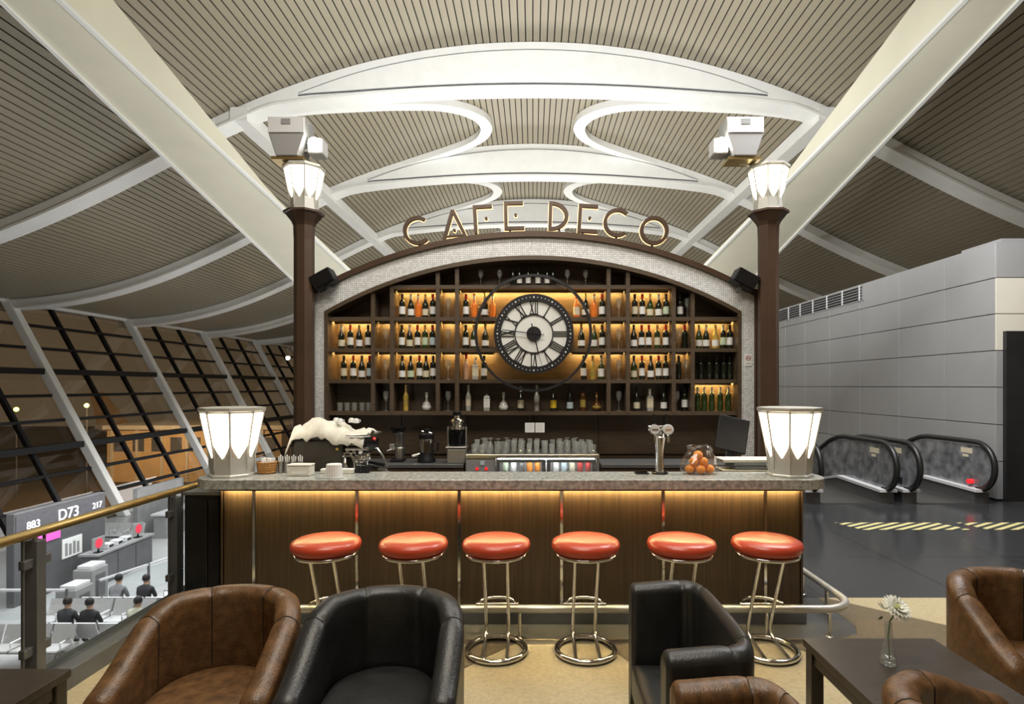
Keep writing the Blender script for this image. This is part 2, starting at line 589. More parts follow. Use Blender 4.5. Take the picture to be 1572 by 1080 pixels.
# ------------------------------------------------------------------ ceiling vault
_pts = [(0, 14.40), (2, 14.32), (4, 14.08), (6, 13.68), (8, 13.10), (10, 12.36), (12, 11.48), (14, 10.42), (16, 9.40), (18, 8.48),
        (20, 7.68), (22, 7.06), (24, 6.62), (26, 6.36), (28, 6.22), (30, 6.2)]
_xs = np.array([p[0] for p in _pts], float)
_zs = np.array([p[1] for p in _pts], float)
_fx = np.linspace(0, 30, 601)
_fz = np.interp(_fx, _xs, _zs)
_k = np.hanning(61)
_k /= _k.sum()
_pad = np.concatenate([_fz[1:61][::-1], _fz, np.full(60, _fz[-1])])
_fz = np.convolve(_pad, _k, 'same')[60:60 + 601]


def zc(x):
    return float(np.interp(abs(x), _fx, _fz))


ceil = MB()
gx = np.linspace(-28, 28, 113)
A = [(x, zc(x) + 0.07) for x in gx]
B = [(x, zc(x) + 0.25) for x in gx]
ceil.band(A, B, 2.0, 68.0, 'y')
ceil = struct(ceil.build('ceiling', M['gap']))
plank_me = MB().box(-0.108, 0.108, 2.0, 68.0, 0, 0.05).mesh('plank', M['plank'])
s_arc = np.concatenate([[0], np.cumsum(np.hypot(np.diff(_fx), np.diff(_fz)))])
n_pl = int(28.2 / 0.26) + 6
for side in (1, -1):
    for i in range(n_pl):
        s = 0.13 + 0.26 * i
        x = float(np.interp(s, s_arc, _fx))
        if x > 27.8:
            break
        sl = (zc(x + 0.1) - zc(x - 0.1)) / 0.2
        o = link('plank', plank_me, ceil, (side * x, 0, zc(x)))
        o.rotation_euler = (0, -side * math.atan(sl), 0)

RIBY = [21.5 + 9.05 * k for k in range(5)]


def rib(Y, n):
    d = lambda x: 0.44 + 1.22 * max(0.0, 1 - (x / 9.6) ** 2)
    root = MB().band([(x, zc(x) - 0.02) for x in gx], [(x, zc(x) - d(x)) for x in gx], Y, Y + 0.55).build('trim_%d' % n, M['white'], smooth=30)
    struct(root)
    xs = np.linspace(-8.6, 8.6, 61)

    def edge(x, g):
        top, bot = zc(x) - 0.36, zc(x) - d(x) + 0.14
        mid = (top + bot) / 2
        h = max(0.02, (top - bot) / 2) * (1 - (abs(x) / 8.6) ** 10) + 0.01
        return mid + h + g, mid - h - g
    MB().band([(x, edge(x, 0.05)[0]) for x in xs], [(x, edge(x, 0.05)[1]) for x in xs], Y - 0.02, Y + 0.02).build('seam_line', M['seam'], root)
    MB().band([(x, edge(x, 0.0)[0]) for x in xs], [(x, edge(x, 0.0)[1]) for x in xs], Y - 0.06, Y + 0.01).build('fascia_panel', M['white'], root, smooth=30)
    MB().band([(x, zc(x) - d(x)) for x in gx], [(x, zc(x) - d(x) - 0.09) for x in gx], Y - 0.12, Y + 0.7).build('lower_flange', M['white'], root, smooth=30)


for i, Y in enumerate(RIBY):
    rib(Y, i + 2)


def ribbon(path, w, h, z_of, name, m, parent=None):
    P = np.array(path, float)
    # smooth resample
    t = np.arange(len(P))
    tt = np.linspace(0, len(P) - 1, 8 * len(P))
    X = np.interp(tt, t, P[:, 0])
    Yv = np.interp(tt, t, P[:, 1])
    kk = np.hanning(13)
    kk /= kk.sum()
    X = np.convolve(np.pad(X, 6, 'edge'), kk, 'valid')
    Yv = np.convolve(np.pad(Yv, 6, 'edge'), kk, 'valid')
    b = MB()
    vs, fs = [], []
    n = len(X)
    for i in range(n):
        j0, j1 = max(i - 1, 0), min(i + 1, n - 1)
        tx, ty = X[j1] - X[j0], Yv[j1] - Yv[j0]
        l = math.hypot(tx, ty) or 1
        nx, ny = -ty / l * w / 2, tx / l * w / 2
        for sgn, dz in ((1, 0), (-1, 0), (-1, -h), (1, -h)):
            xx = X[i] + sgn * nx
            vs.append((xx, Yv[i] + sgn * ny, z_of(xx) + dz))
    for i in range(n - 1):
        for k in range(4):
            k2 = (k + 1) % 4
            fs.append((i * 4 + k, i * 4 + k2, (i + 1) * 4 + k2, (i + 1) * 4 + k))
    fs += [(0, 1, 2, 3), tuple((n - 1) * 4 + k for k in (3, 2, 1, 0))]
    b.add(vs, fs)
    return b.build(name, m, parent, smooth=30)


loop = [(-12, 0.02), (-10, 0.09), (-8.6, 0.17), (-7.2, 0.26), (-5.5, 0.35), (-4.0, 0.42), (-3.0, 0.50), (-2.35, 0.60), (-2.15, 0.71),
        (-2.5, 0.83), (-3.4, 0.92), (-4.8, 0.98), (-6.5, 1.02), (-8, 1.03)]
tn = 7
for Y in RIBY[:3]:
    for sd in (1, -1):
        struct(ribbon([(sd * x, Y + 9.05 * u) for x, u in loop], 0.55, 0.30, lambda x: zc(x) - 0.02, 'trim_%d' % tn, M['white']))
        tn += 1
for sd in (1, -1):
    b = MB()
    x0 = 10.75 * sd
    b.bar((x0, RIBY[0] - 0.1, zc(x0) - 0.35), (x0, 66, zc(x0) - 0.35), 0.62, 0.5)
    struct(b.build('beam_lengthwise', M['white']))


def big_beam(cx, wk):
    b = MB()
    Ys = np.linspace(6.0, 33, 28)
    vs, fs = [], []
    for Y in Ys:
        z = 8.81 - 0.153 * (Y - 10.73)
        w = (1.04 + 0.118 * (Y - 10.7)) * wk / 2
        w = max(w, 0.3)
        h = 0.16 + 0.95 * max(0.0, (18.5 - Y) / 7)
        vs += [(cx - w, Y, z), (cx + w, Y, z), (cx + w, Y, z + h), (cx - w, Y, z + h)]
    n = len(Ys)
    for i in range(n - 1):
        for k in range(4):
            k2 = (k + 1) % 4
            fs.append((i * 4 + k, i * 4 + k2, (i + 1) * 4 + k2, (i + 1) * 4 + k))
    fs += [(0, 1, 2, 3), tuple((n - 1) * 4 + k for k in (3, 2, 1, 0))]
    b.add(vs, fs)
    o = struct(b.build('beam_inclined', M['cream']))
    # thin edge flanges along the lower face
    for sgn in (-1, 1):
        e = MB()
        vs, fs = [], []
        for Y in Ys:
            z = 8.81 - 0.153 * (Y - 10.73)
            w = max((1.04 + 0.118 * (Y - 10.7)) * wk / 2, 0.3)
            xa, xb = cx + sgn * (w - 0.02), cx + sgn * (w + 0.07)
            vs += [(xa, Y, z - 0.05), (xb, Y, z - 0.05), (xb, Y, z + 0.03), (xa, Y, z + 0.03)]
        for i in range(n - 1):
            for k in range(4):
                k2 = (k + 1) % 4
                fs.append((i * 4 + k, i * 4 + k2, (i + 1) * 4 + k2, (i + 1) * 4 + k))
        e.add(vs, fs).build('edge_flange', M['white'], o)
    z = 8.81 - 0.153 * (33 - 10.73)
    MB().box(cx - 1.2, cx + 1.2, 31, 33, -5, z).build('column', M['cream'], o)


big_beam(-9.2, 1.0)
big_beam(8.4, 0.92)

# ------------------------------------------------------------------ slanted window wall
gl = lambda z: -27.7 + (6.25 - z) / 11.25 * 6.1
win = sempty('window_1')
colY = [21.5 + 9.05 * k for k in range(-1, 6)]


def slant(x_off, Y, w, t, z0, z1):
    return [(gl(z0) + x_off, Y - w / 2, z0), (gl(z0) + x_off + t, Y - w / 2, z0), (gl(z0) + x_off + t, Y + w / 2, z0), (gl(z0) + x_off, Y + w / 2, z0),
            (gl(z1) + x_off, Y - w / 2, z1), (gl(z1) + x_off + t, Y - w / 2, z1), (gl(z1) + x_off + t, Y + w / 2, z1), (gl(z1) + x_off, Y + w / 2, z1)]


for Y in colY:
    MB().hexa(slant(0.05, Y, 0.42, 0.5, -5, 6.3)).build('column', M['white'], win, bev=0.04)
    MB().hexa(slant(-0.2, Y + 0.45, 0.30, 0.25, -5, 6.3)).build('mullion', M['black'], win)
mull_me = MB().hexa(slant(-0.12, 0, 0.20, 0.24, -5, 6.3)).mesh('mullion', M['black'])
pw, ph = 9.05 / 3, 11.25 / 9
pane_me = MB().hexa([(gl(-5) - 0.01, -pw / 2, -5), (gl(-5) + 0.01, -pw / 2, -5), (gl(-5) + 0.01, pw / 2, -5), (gl(-5) - 0.01, pw / 2, -5),
                     (gl(-5 + ph) - 0.01, -pw / 2, -5 + ph), (gl(-5 + ph) + 0.01, -pw / 2, -5 + ph), (gl(-5 + ph) + 0.01, pw / 2, -5 + ph), (gl(-5 + ph) - 0.01, pw / 2, -5 + ph)]).mesh('pane', M['pane'])
for k in range(len(colY) - 1):
    for s in range(3):
        if s:
            link('mullion', mull_me, win, (0, colY[k] + pw * s, 0))
        if k == 0:
            continue
        for r in range(9):
            z = ph * r
            link('pane', pane_me, win, (gl(-5 + z) - gl(-5), colY[k] + pw * (s + 0.5), z))
for r in range(1, 10):
    z = -5 + ph * r
    t = 0.30 if r in (3, 6) else 0.15
    MB().box(gl(z) - 0.1, gl(z) + (0.42 if r in (3, 6) else 0.12), colY[0], colY[-1], z - t / 2, z + t / 2).build('transom', M['black'], win)
MB().box(-28.2, -27.3, colY[0], 68, 6.1, 6.45).build('eave_trim', M['white'], win)

# ------------------------------------------------------------------ outside on the apron
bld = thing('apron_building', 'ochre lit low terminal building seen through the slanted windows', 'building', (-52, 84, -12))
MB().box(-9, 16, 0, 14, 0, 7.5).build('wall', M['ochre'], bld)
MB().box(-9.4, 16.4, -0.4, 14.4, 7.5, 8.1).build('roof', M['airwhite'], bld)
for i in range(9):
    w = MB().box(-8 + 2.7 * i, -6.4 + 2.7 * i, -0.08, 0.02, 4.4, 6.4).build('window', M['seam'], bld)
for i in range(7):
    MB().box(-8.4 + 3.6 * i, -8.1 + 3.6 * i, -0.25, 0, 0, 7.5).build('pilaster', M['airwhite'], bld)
air = thing('airliner', 'parked airliner with tall swept tail fin outside the windows', 'airplane', (-61, 114, -12))
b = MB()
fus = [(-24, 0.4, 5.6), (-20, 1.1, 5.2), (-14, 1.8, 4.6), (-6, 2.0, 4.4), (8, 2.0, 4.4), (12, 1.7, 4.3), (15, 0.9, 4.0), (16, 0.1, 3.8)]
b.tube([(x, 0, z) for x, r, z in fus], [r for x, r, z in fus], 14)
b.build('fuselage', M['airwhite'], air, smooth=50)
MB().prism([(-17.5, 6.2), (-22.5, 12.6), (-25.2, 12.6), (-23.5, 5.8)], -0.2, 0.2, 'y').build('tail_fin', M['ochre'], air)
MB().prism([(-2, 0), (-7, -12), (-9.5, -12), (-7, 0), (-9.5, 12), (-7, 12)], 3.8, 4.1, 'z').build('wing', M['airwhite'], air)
MB().tube([(8, 0, 2.6), (8, 0, 0)], 0.35, 8).build('nose_gear', M['midgrey'], air)
MB().tube([(-5, 2, 2.8), (-5, 2, 0)], 0.5, 8).build('main_gear', M['midgrey'], air)
MB().tube([(-5, -2, 2.8), (-5, -2, 0)], 0.5, 8).build('main_gear', M['midgrey'], air)
light('apron_lamp', 'AREA', (-45, 66, 3), 6500, (1, 0.74, 0.45), 4, 4, aim=(-56, 88, -8))
for px, py, lab in ((25, 628, 'greenish apron lamp on a thin mast, nearer the left edge'), (133, 622, 'greenish apron lamp on a thin mast near the airliner tail')):
    Y = 72.0
    t = thing('apron_lamp_mast', lab, 'lamp', (PX(px, Y), Y, -12), group='apron lamps')
    MB().tube([(0, 0, 0), (0, 0, PZ(py, Y) + 12 - 0.2)], 0.09, 6).build('mast', M['seam'], t)
    MB().ball((0, 0, PZ(py, Y) + 12), 0.28).build('lamp_head', M['greenlamp'], t, smooth=60)

# ------------------------------------------------------------------ right: grey panelled wall
WX = 7.06
wall = struct(MB().box(WX + 0.05, WX + 4.9, 9.0, 17.6, -0.3, 3.92).build('wall_right', M['joint']))
zrow = [0.02, 0.60, 1.16, 1.73, 2.29, 2.85, 3.40, 3.94]
ycol = [8.95, 10.05, 11.30, 12.65, 13.95, 15.2, 16.4, 17.6]
for a in range(7):
    for c in range(7):
        MB().box(WX, WX + 0.05, ycol[c] + 0.006, ycol[c + 1] - 0.006, zrow[a] + 0.006, zrow[a + 1] - 0.006).build('panel', M['greypanel'], wall, bev=0.004)
for a in range(7):
    m = M['beigepanel'] if a in (4, 5) else M['greypanel']
    for c in range(3):
        x0 = WX + 0.0 + 1.5 * c
        MB().box(x0 + 0.006, x0 + 1.494, 8.93, 8.98, zrow[a] + 0.006, zrow[a + 1] - 0.006).build('panel', m, wall)
MB().box(WX + 0.10, WX + 1.4, 8.86, 8.94, 0.0, 2.58).build('dark_panel', M['darkpanel'], wall)
MB().box(WX + 0.25, WX + 4.5, 9.15, 10.0, 3.92, 4.05).build('parapet', M['greypanel'], wall)
gr = thing('air_grille', 'long dark louvred air grille high on the grey panelled wall', 'vent', (WX - 0.01, 14.6, 3.74))
MB().box(-0.01, 0.02, -2.1, 2.3, -0.16, 0.16).build('frame', M['midgrey'], gr)
for i in range(5):
    MB().box(-0.02, 0.0, -2.05, 2.25, -0.14 + 0.06 * i, -0.105 + 0.06 * i).build('slat', M['black'], gr)
for i in range(7):
    MB().box(-0.03, 0.0, -2.0 + 0.7 * i, -1.96 + 0.7 * i, -0.16, 0.16).build('divider', M['palegrey'], gr)


# ------------------------------------------------------------------ escalators
def escalator(x0, x1, label):
    t = thing('escalator', label, 'escalator', ((x0 + x1) / 2, 8.5, 0), group='escalators beside the grey wall')
    hw = (x1 - x0) / 2

    def path(off):
        pts = []
        r = 0.36 - off
        cz = 0.54
        for a in np.linspace(-PI / 2, PI / 2, 15):
            pts.append((0.36 - r * math.cos(a), cz + r * math.sin(a)))
        pts = [(p[0], p[1]) for p in pts]
        pts += [(1.0, cz + r), (1.45, cz + r - 0.005), (1.65, cz + r - 0.03), (1.9, cz + r - 0.11), (4.5, cz + r - 1.4), (8.0, cz + r - 3.15)]
        return pts
    for sgn in (-1, 1):
        x = sgn * hw
        o = path(0.05)
        low = [(p[0], 0.0) for p in o]
        poly = [(p[0], p[1]) for p in o] + [(8.0, -3.0), (1.9, 0.10), (0.40, 0.18)]
        bal = MB().prism(poly, x - 0.012, x + 0.012, 'x').build('balustrade', M['escreflect'], t)
        MB().tube([(x, p[0], p[1]) for p in path(0.0)], 0.042, 8).build('handrail', M['rubber'], bal, smooth=50)
        MB().box(x - 0.014, x + 0.014, 0.42, 0.66, 0.72, 0.80).build('notice', M['cream_label'], bal)
        MB().box(x - 0.014, x + 0.014, 0.50, 0.62, 0.66, 0.70).build('notice', M['cream_label'], bal)
        MB().prism([(0.25, 0.0), (0.25, 0.17), (1.45, 0.20), (1.9, 0.10), (8.0, -3.0), (8.0, -3.4), (1.9, -0.3), (1.45, 0.0)], x - 0.11, x + 0.11, 'x').build('skirt', M['stepmetal'], t)
        MB().prism([(0.2, 0.17), (0.2, 0.21), (1.45, 0.24), (1.9, 0.14), (1.9, 0.10), (1.45, 0.20)], x - 0.13, x + 0.13, 'x').build('deck_cover', M['palegrey'], t)
    MB().box(-hw + 0.11, hw - 0.11, 0.2, 2.1, -0.02, 0.012).build('comb_plate', M['steel'], t)
    for i in range(12):
        MB().box(-hw + 0.12, hw - 0.12, 2.1 + 0.4 * i, 2.5 + 0.4 * i, -0.4 - 0.2 * i, -0.05 - 0.2 * i).build('step', M['stepmetal'], t)
    return t


e1 = escalator(5.62, 6.70, 'escalator right beside the grey wall, dark balustrades with painted reflections and black handrails')
e2 = escalator(4.18, 5.28, 'escalator nearer the bar counter, partly hidden behind the counter lamp')
MB().box(-0.568, -0.552, 0.40, 0.52, 0.26, 0.36).build('stop_button_box', M['black'], e1)
MB().lathe([(0.035, 0.46), (0.035, 0.53)], 12, (0, 0.42, 0.30), 'x').build('stop_button', M['redled'], e1)

# ------------------------------------------------------------------ guard rail on the mezzanine edge
gd = thing('glass_guard_rail', 'glass guard rail with brass handrail along the mezzanine edge', 'railing', (-2.75, 0, 0))
MB().tube([(0, 1.2, 0.94), (0, 4.80, 0.94)], 0.028, 12).build('handrail', M['brass'], gd, smooth=50)
for y in (3.24, 4.50, 1.6):
    p = MB().box(-0.035, 0.035, y - 0.03, y + 0.03, 0.12, 0.90).build('post', M['darkmetal'], gd, bev=0.004)
    MB().tube([(0, y, 0.88), (0, y, 0.93)], 0.012, 8).build('rail_support', M['steel'], p)
    for z in (0.30, 0.78):
        MB().bar((0, y - 0.09, z), (0, y + 0.09, z), 0.035, 0.05).build('glass_clamp', M['darkmetal'], p, bev=0.005)
for y0, y1 in ((1.68, 3.16), (3.30, 4.44), (4.6, 6.6)):
    g = MB().box(-0.006, 0.006, y0, y1, 0.14, 0.92 if y1 < 6 else 1.05).build('glass_panel', M['gguard'], gd)
    MB().box(-0.007, 0.007, y0 - 0.004, y0 + 0.004, 0.14, 0.92).build('glass_edge', M['darkmetal'], g)
    MB().box(-0.007, 0.007, y1 - 0.004, y1 + 0.004, 0.14, 0.92).build('glass_edge', M['darkmetal'], g)

blk = thing('black_end_cabinet', 'tall matte black end cabinet between guard rail and bar counter', 'cabinet', (-2.48, 4.40, 0))
MB().box(-0.135, 0.135, 0.0, 0.55, 0.0, 0.93).build('body', M['black'], blk, bev=0.006)
MB().box(-0.145, 0.145, -0.01, 0.56, 0.93, 0.955).build('top', M['darkmetal'], blk, bev=0.004)
MB().box(-0.128, 0.04, -0.012, 0.0, 0.06, 0.90).build('door', M['blackgloss'], blk, bev=0.004)
MB().box(0.048, 0.128, -0.012, 0.0, 0.06, 0.90).build('side_panel', M['black'], blk, bev=0.004)

# ------------------------------------------------------------------ bar counter
bar = thing('bar_counter', 'long bar counter with dark wood front panels and grey stone top', 'bar counter', (0, 4.35, 0))
XL, XR = -2.31, 2.00
bseams = [PX(p, 4.35) for p in (390, 548, 705, 862, 1018, 1175)]
edges = [XL] + bseams + [XR]
MB().box(XL + 0.02, XR - 0.02, 0.03, 0.20, 0.0, 1.0).build('carcass', M['shelfwood'], bar)
for a, b_ in zip(edges[:-1], edges[1:]):
    MB().box(a + 0.012, b_ - 0.012, 0.0, 0.03, 0.13, 1.005).build('front_panel', M['wood'], bar)
for x in bseams:
    s = MB().box(x - 0.010, x + 0.010, -0.006, 0.03, 0.13, 1.005).build('seam_strip', M['chrome'], bar)
MB().box(XL - 0.01, XR + 0.01, -0.05, 0.03, 0.0, 0.13).build('plinth', M['darkstone'], bar, bev=0.004)


def slab_poly(x0, x1, y0, y1, r):
    p = []
    for cx_, cy_, a0 in ((x1 - r, y0 + r, -PI / 2), (x1 - r, y1 - r, 0), (x0 + r, y1 - r, PI / 2), (x0 + r, y0 + r, PI)):
        for a in np.linspace(a0, a0 + PI / 2, 9):
            p.append((cx_ + r * math.cos(a), cy_ + r * math.sin(a)))
    return p


MB().prism(slab_poly(-2.45, 2.135, -0.20, 0.20, 0.185), 1.012, 1.086, 'z').build('stone_top', M['stone'], bar, smooth=40, bev=0.006)
MB().box(XL + 0.03, XR - 0.03, -0.035, -0.012, 0.985, 1.008).build('light_strip', M['ledbar'], bar)
MB().box(XL + 0.01, XR - 0.01, -0.055, -0.038, 0.980, 1.012).build('light_baffle', M['shelfwood'], bar)
MB().box(XL - 0.005, XL + 0.02, 0.0, 0.2, 0.13, 1.005).build('side_panel', M['wood'], bar)
MB().box(XR - 0.02, XR + 0.005, 0.0, 0.2, 0.13, 1.005).build('side_panel', M['wood'], bar)

rail = thing('foot_rail', 'chrome foot rail on posts along the foot of the bar', 'railing', (0, 4.06, 0))
pth = [(-2.25, 0, 0.205), (-1.0, 0, 0.205), (1.0, 0, 0.205), (2.02, 0, 0.205)]
pth += [(2.02 + 0.24 * math.sin(a), 0.24 - 0.24 * math.cos(a), 0.205) for a in np.linspace(0.2, PI / 2, 8)]
pth += [(2.26, 0.5, 0.205), (2.26, 0.9, 0.205)]
MB().tube(pth, 0.026, 12).build('rail', M['railsteel'], rail, smooth=50)
for x, y in ((-1.9, 0), (-1.05, 0), (-0.09, 0), (0.75, 0), (1.62, 0), (2.06, 0.01), (2.26, 0.45), (2.26, 0.85)):
    p = MB().tube([(x, y, 0.002), (x, y, 0.19)], 0.013, 10).build('post', M['chrome'], rail, smooth=50)
    MB().lathe([(0.03, 0.0), (0.03, 0.012), (0.014, 0.02)], 12, (x, y, 0)).build('post_base', M['chrome'], p, smooth=40)

wk = thing('work_counter', 'steel work counter behind the stone bar top', 'counter', (0, 4.56, 0))
MB().box(-2.25, 1.98, 0.0, 0.62, 0.0, 0.88).build('carcass', M['shelfwood'], wk)
MB().box(-2.28, 2.0, 0.0, 0.64, 0.88, 0.92).build('worktop', M['steel'], wk, bev=0.004)

# ------------------------------------------------------------------ back bar shelf unit
SY = 6.90
bb = thing('back_bar_shelving', 'arched dark wood wine shelving with pearly mosaic frame behind the bar', 'shelving', (0, SY, 0))
Ri, Ci = 4.89, 3.276 - 4.89
Ro, Co = 5.21, 3.49 - 5.21
zi = lambda x: math.sqrt(Ri * Ri - x * x) + Ci
zo = lambda x: math.sqrt(Ro * Ro - x * x) + Co
N_ = 49


def arch_line(hx, fn, z0=0.0):
    return [(-hx, z0)] + [(x, fn(x)) for x in np.linspace(-hx, hx, N_)] + [(hx, z0)]


a_in = arch_line(2.439, zi)
a_out = arch_line(2.592, zo)
MB().band(a_in, a_out, -0.03, 0.33).build('mosaic_frame', M['mosaic'], bb)
MB().band(a_out, arch_line(2.655, lambda x: zo(min(2.592, max(-2.592, x))) + 0.065), -0.07, 0.33).build('outer_trim', M['bronze'], bb)
MB().band(arch_line(2.400, lambda x: zi(x) - 0.05), a_in, -0.045, 0.33).build('inner_trim', M['shelfwood'], bb)
bp = [(-2.43, 0.0)] + [(x, zi(x) - 0.01) for x in np.linspace(-2.43, 2.43, N_)] + [(2.43, 0.0)]
MB().prism(bp, 0.30, 0.33).build('back_panel', M['shelfwood'], bb)
ZB = [PZ(p, SY) for p in (440, 489, 537, 585, 634)]
XD = [0.893, 1.12, 1.66, 1.883]
for x in XD:
    for sd in (-1, 1):
        MB().box(sd * x - 0.023, sd * x + 0.023, 0.0, 0.30, ZB[4], zi(x) - 0.05).build('divider', M['shelfwood'], bb)
th = 0.022
MB().box(-1.66, 1.66, 0.004, 0.30, ZB[0] - th, ZB[0] + th).build('shelf', M['shelfwood'], bb)
for z in (ZB[1], ZB[2]):
    MB().box(-2.41, -0.42, 0.004, 0.30, z - th, z + th).build('shelf', M['shelfwood'], bb)
    MB().box(0.42, 2.41, 0.004, 0.30, z - th, z + th).build('shelf', M['shelfwood'], bb)
for z in (ZB[3], ZB[4]):
    MB().box(-2.41, 2.41, 0.004, 0.30, z - th, z + th).build('shelf', M['shelfwood'], bb)
for i in range(6):
    x0 = -2.41 + 0.8033 * i
    MB().box(x0 + 0.004, x0 + 0.799, 0.27, 0.30, 0.92, ZB[4] - th - 0.01).build('wall_board', M['shelfwood'], bb)
LIT = {0: [(-1.66, -1.12), (-1.12, -0.893), (-0.893, 0.893), (0.893, 1.12), (1.12, 1.66)],
       1: [(-2.41, -1.883), (-1.883, -1.66), (-1.66, -1.12), (-1.12, -0.893), (-0.893, -0.44), (0.44, 0.893), (0.893, 1.12), (1.12, 1.66), (1.66, 1.883), (1.883, 2.41)],
       2: [(-2.41, -1.883), (-1.883, -1.66), (-1.66, -1.12), (-1.12, -0.893), (-0.893, -0.44), (0.44, 0.893), (0.893, 1.12), (1.12, 1.66), (1.66, 1.883)],
       3: [(1.883, 2.41)]}
for r, bays in LIT.items():
    for a, b_ in bays:
        MB().box(a + 0.035, b_ - 0.035, 0.185, 0.203, ZB[r] - th - 0.012, ZB[r] - th).build('light_strip', M['led'], bb)
        MB().box(a + 0.026, b_ - 0.026, 0.155, 0.166, ZB[r] - th - 0.022, ZB[r] - th).build('light_lip', M['shelfwood'], bb)

# columns with lamps beside the shelving


def lamp_parts(t, s=1.0, z0=0.0):
    n = 8

    def ring(r):
        return [(r * math.cos(2 * PI * k / n - PI / 2), r * math.sin(2 * PI * k / n - PI / 2)) for k in range(n)]
    MB().lathe([(0.165 * s, 0), (0.165 * s, 0.012 * s), (0.155 * s, 0.02 * s)], 8, (0, 0, z0), phase=-PI / 2).build('base_plate', M['lampmetal'], t)
    prof = [(0.150, 0.02), (0.148, 0.145), (0.172, 0.27), (0.212, 0.475), (0.205, 0.480)]
    MB().lathe([(r * s, h * s) for r, h in prof], 8, (0, 0, z0), phase=-PI / 2).build('lamp_body', M['lampmetal'], t)
    MB().lathe([(0.220 * s, 0.475 * s), (0.228 * s, 0.480 * s), (0.228 * s, 0.503 * s), (0.20 * s, 0.507 * s)], 8, (0, 0, z0), phase=-PI / 2).build('top_plate', M['lampmetal'], t)
    rz = lambda z: np.interp(z, [0.02, 0.145, 0.27, 0.475], [0.150, 0.148, 0.172, 0.212])
    cz, tg = math.cos(PI / 8), math.tan(PI / 8)
    prof2 = [(0, 0.135), (0.55, 0.185), (0.86, 0.230), (0.90, 0.27), (0.90, 0.462), (0.5, 0.452), (0.0, 0.440)]
    for k in range(n):
        a = 2 * PI * (k + 0.5) / n - PI / 2
        out = Vector((math.cos(a), math.sin(a), 0))
        tan = Vector((-math.sin(a), math.cos(a), 0))
        right, left = [], []
        for u, z in prof2:
            ap = rz(z) * cz
            hw = ap * tg * u
            right.append((ap, hw, z))
            left.append((ap, -hw, z))
        pts = right + [p for p in reversed(left)][1:-1]
        for off, nm in ((0.004, 'glass_panel'),):
            vs = [out * (p[0] + off) * s + tan * p[1] * s + Vector((0, 0, p[2] * s + z0)) for p in pts]
            # triangulated between the two sides so the bent face stays exact
            b = MB()
            m_ = len(prof2)
            R = [out * (p[0] + off) * s + tan * p[1] * s + Vector((0, 0, p[2] * s + z0)) for p in right]
            L_ = [out * (p[0] + off) * s + tan * p[1] * s + Vector((0, 0, p[2] * s + z0)) for p in left]
            vs = R + L_
            fs = []
            for i in range(4):
                fs.append((i, i + 1, m_ + i + 1, m_ + i) if i else (0, 1, m_ + 1))
            fs.append((4, 5, 6))
            fs.append((m_ + 5, m_ + 4, 6))
            fs.append((m_ + 4, 4, 6))
            b.add(vs, fs)
            b.build(nm, M['lamp'], t)
        # rib on the vertex between two panels
        a2 = 2 * PI * k / n - PI / 2
        o2 = Vector((math.cos(a2), math.sin(a2), 0))
        p = [o2 * (rz(z) + 0.004) * s + Vector((0, 0, z * s + z0)) for z in (0.05, 0.145, 0.27, 0.475)]
        MB().tube(p, [0.003 * s, 0.008 * s, 0.006 * s, 0.006 * s], 6).build('rib', M['lampmetal'], t)


lt = thing('counter_lamp', 'glowing faceted lamp on the left end of the stone bar top', 'lamp', (-2.235, 4.36, 1.087), rz=PI / 8, group='faceted bar top lamps')
lamp_parts(lt)
dup(lt, (1.908, 4.36, 1.087), label='glowing faceted lamp on the right end of the stone bar top')

for sx, px, lab, lab2 in ((-1, 471, 'dark bronze octagonal column left of the wine shelving', 'glowing faceted lamp atop the column left of the shelving'),
                          (1, 1174, 'dark bronze octagonal column right of the wine shelving', 'glowing faceted lamp atop the column right of the shelving')):
    Yc = 6.70
    xc = PX(px, Yc) + (-0.03 if sx < 0 else 0.04)
    t = thing('lamp_column', lab, 'column', (xc, Yc, 0), group='bronze columns')
    zt = PZ(326, Yc)
    ph8 = PI / 8
    MB().lathe([(0.16, 0), (0.16, 0.25), (0.115, 0.29), (0.112, zt - 0.32), (0.10, zt - 0.30)], 8, phase=ph8).build('shaft', M['bronze'], t)
    MB().lathe([(0.112, zt - 0.32), (0.118, zt - 0.16), (0.135, zt - 0.12), (0.205, zt - 0.03), (0.225, zt - 0.025), (0.225, zt)], 8, phase=ph8).build('capital', M['bronze'], t)
    t2 = thing('column_lamp', lab2, 'lamp', (xc, Yc, zt + 0.001), rz=PI / 8, group='faceted column lamps')
    lamp_parts(t2, 1.02)

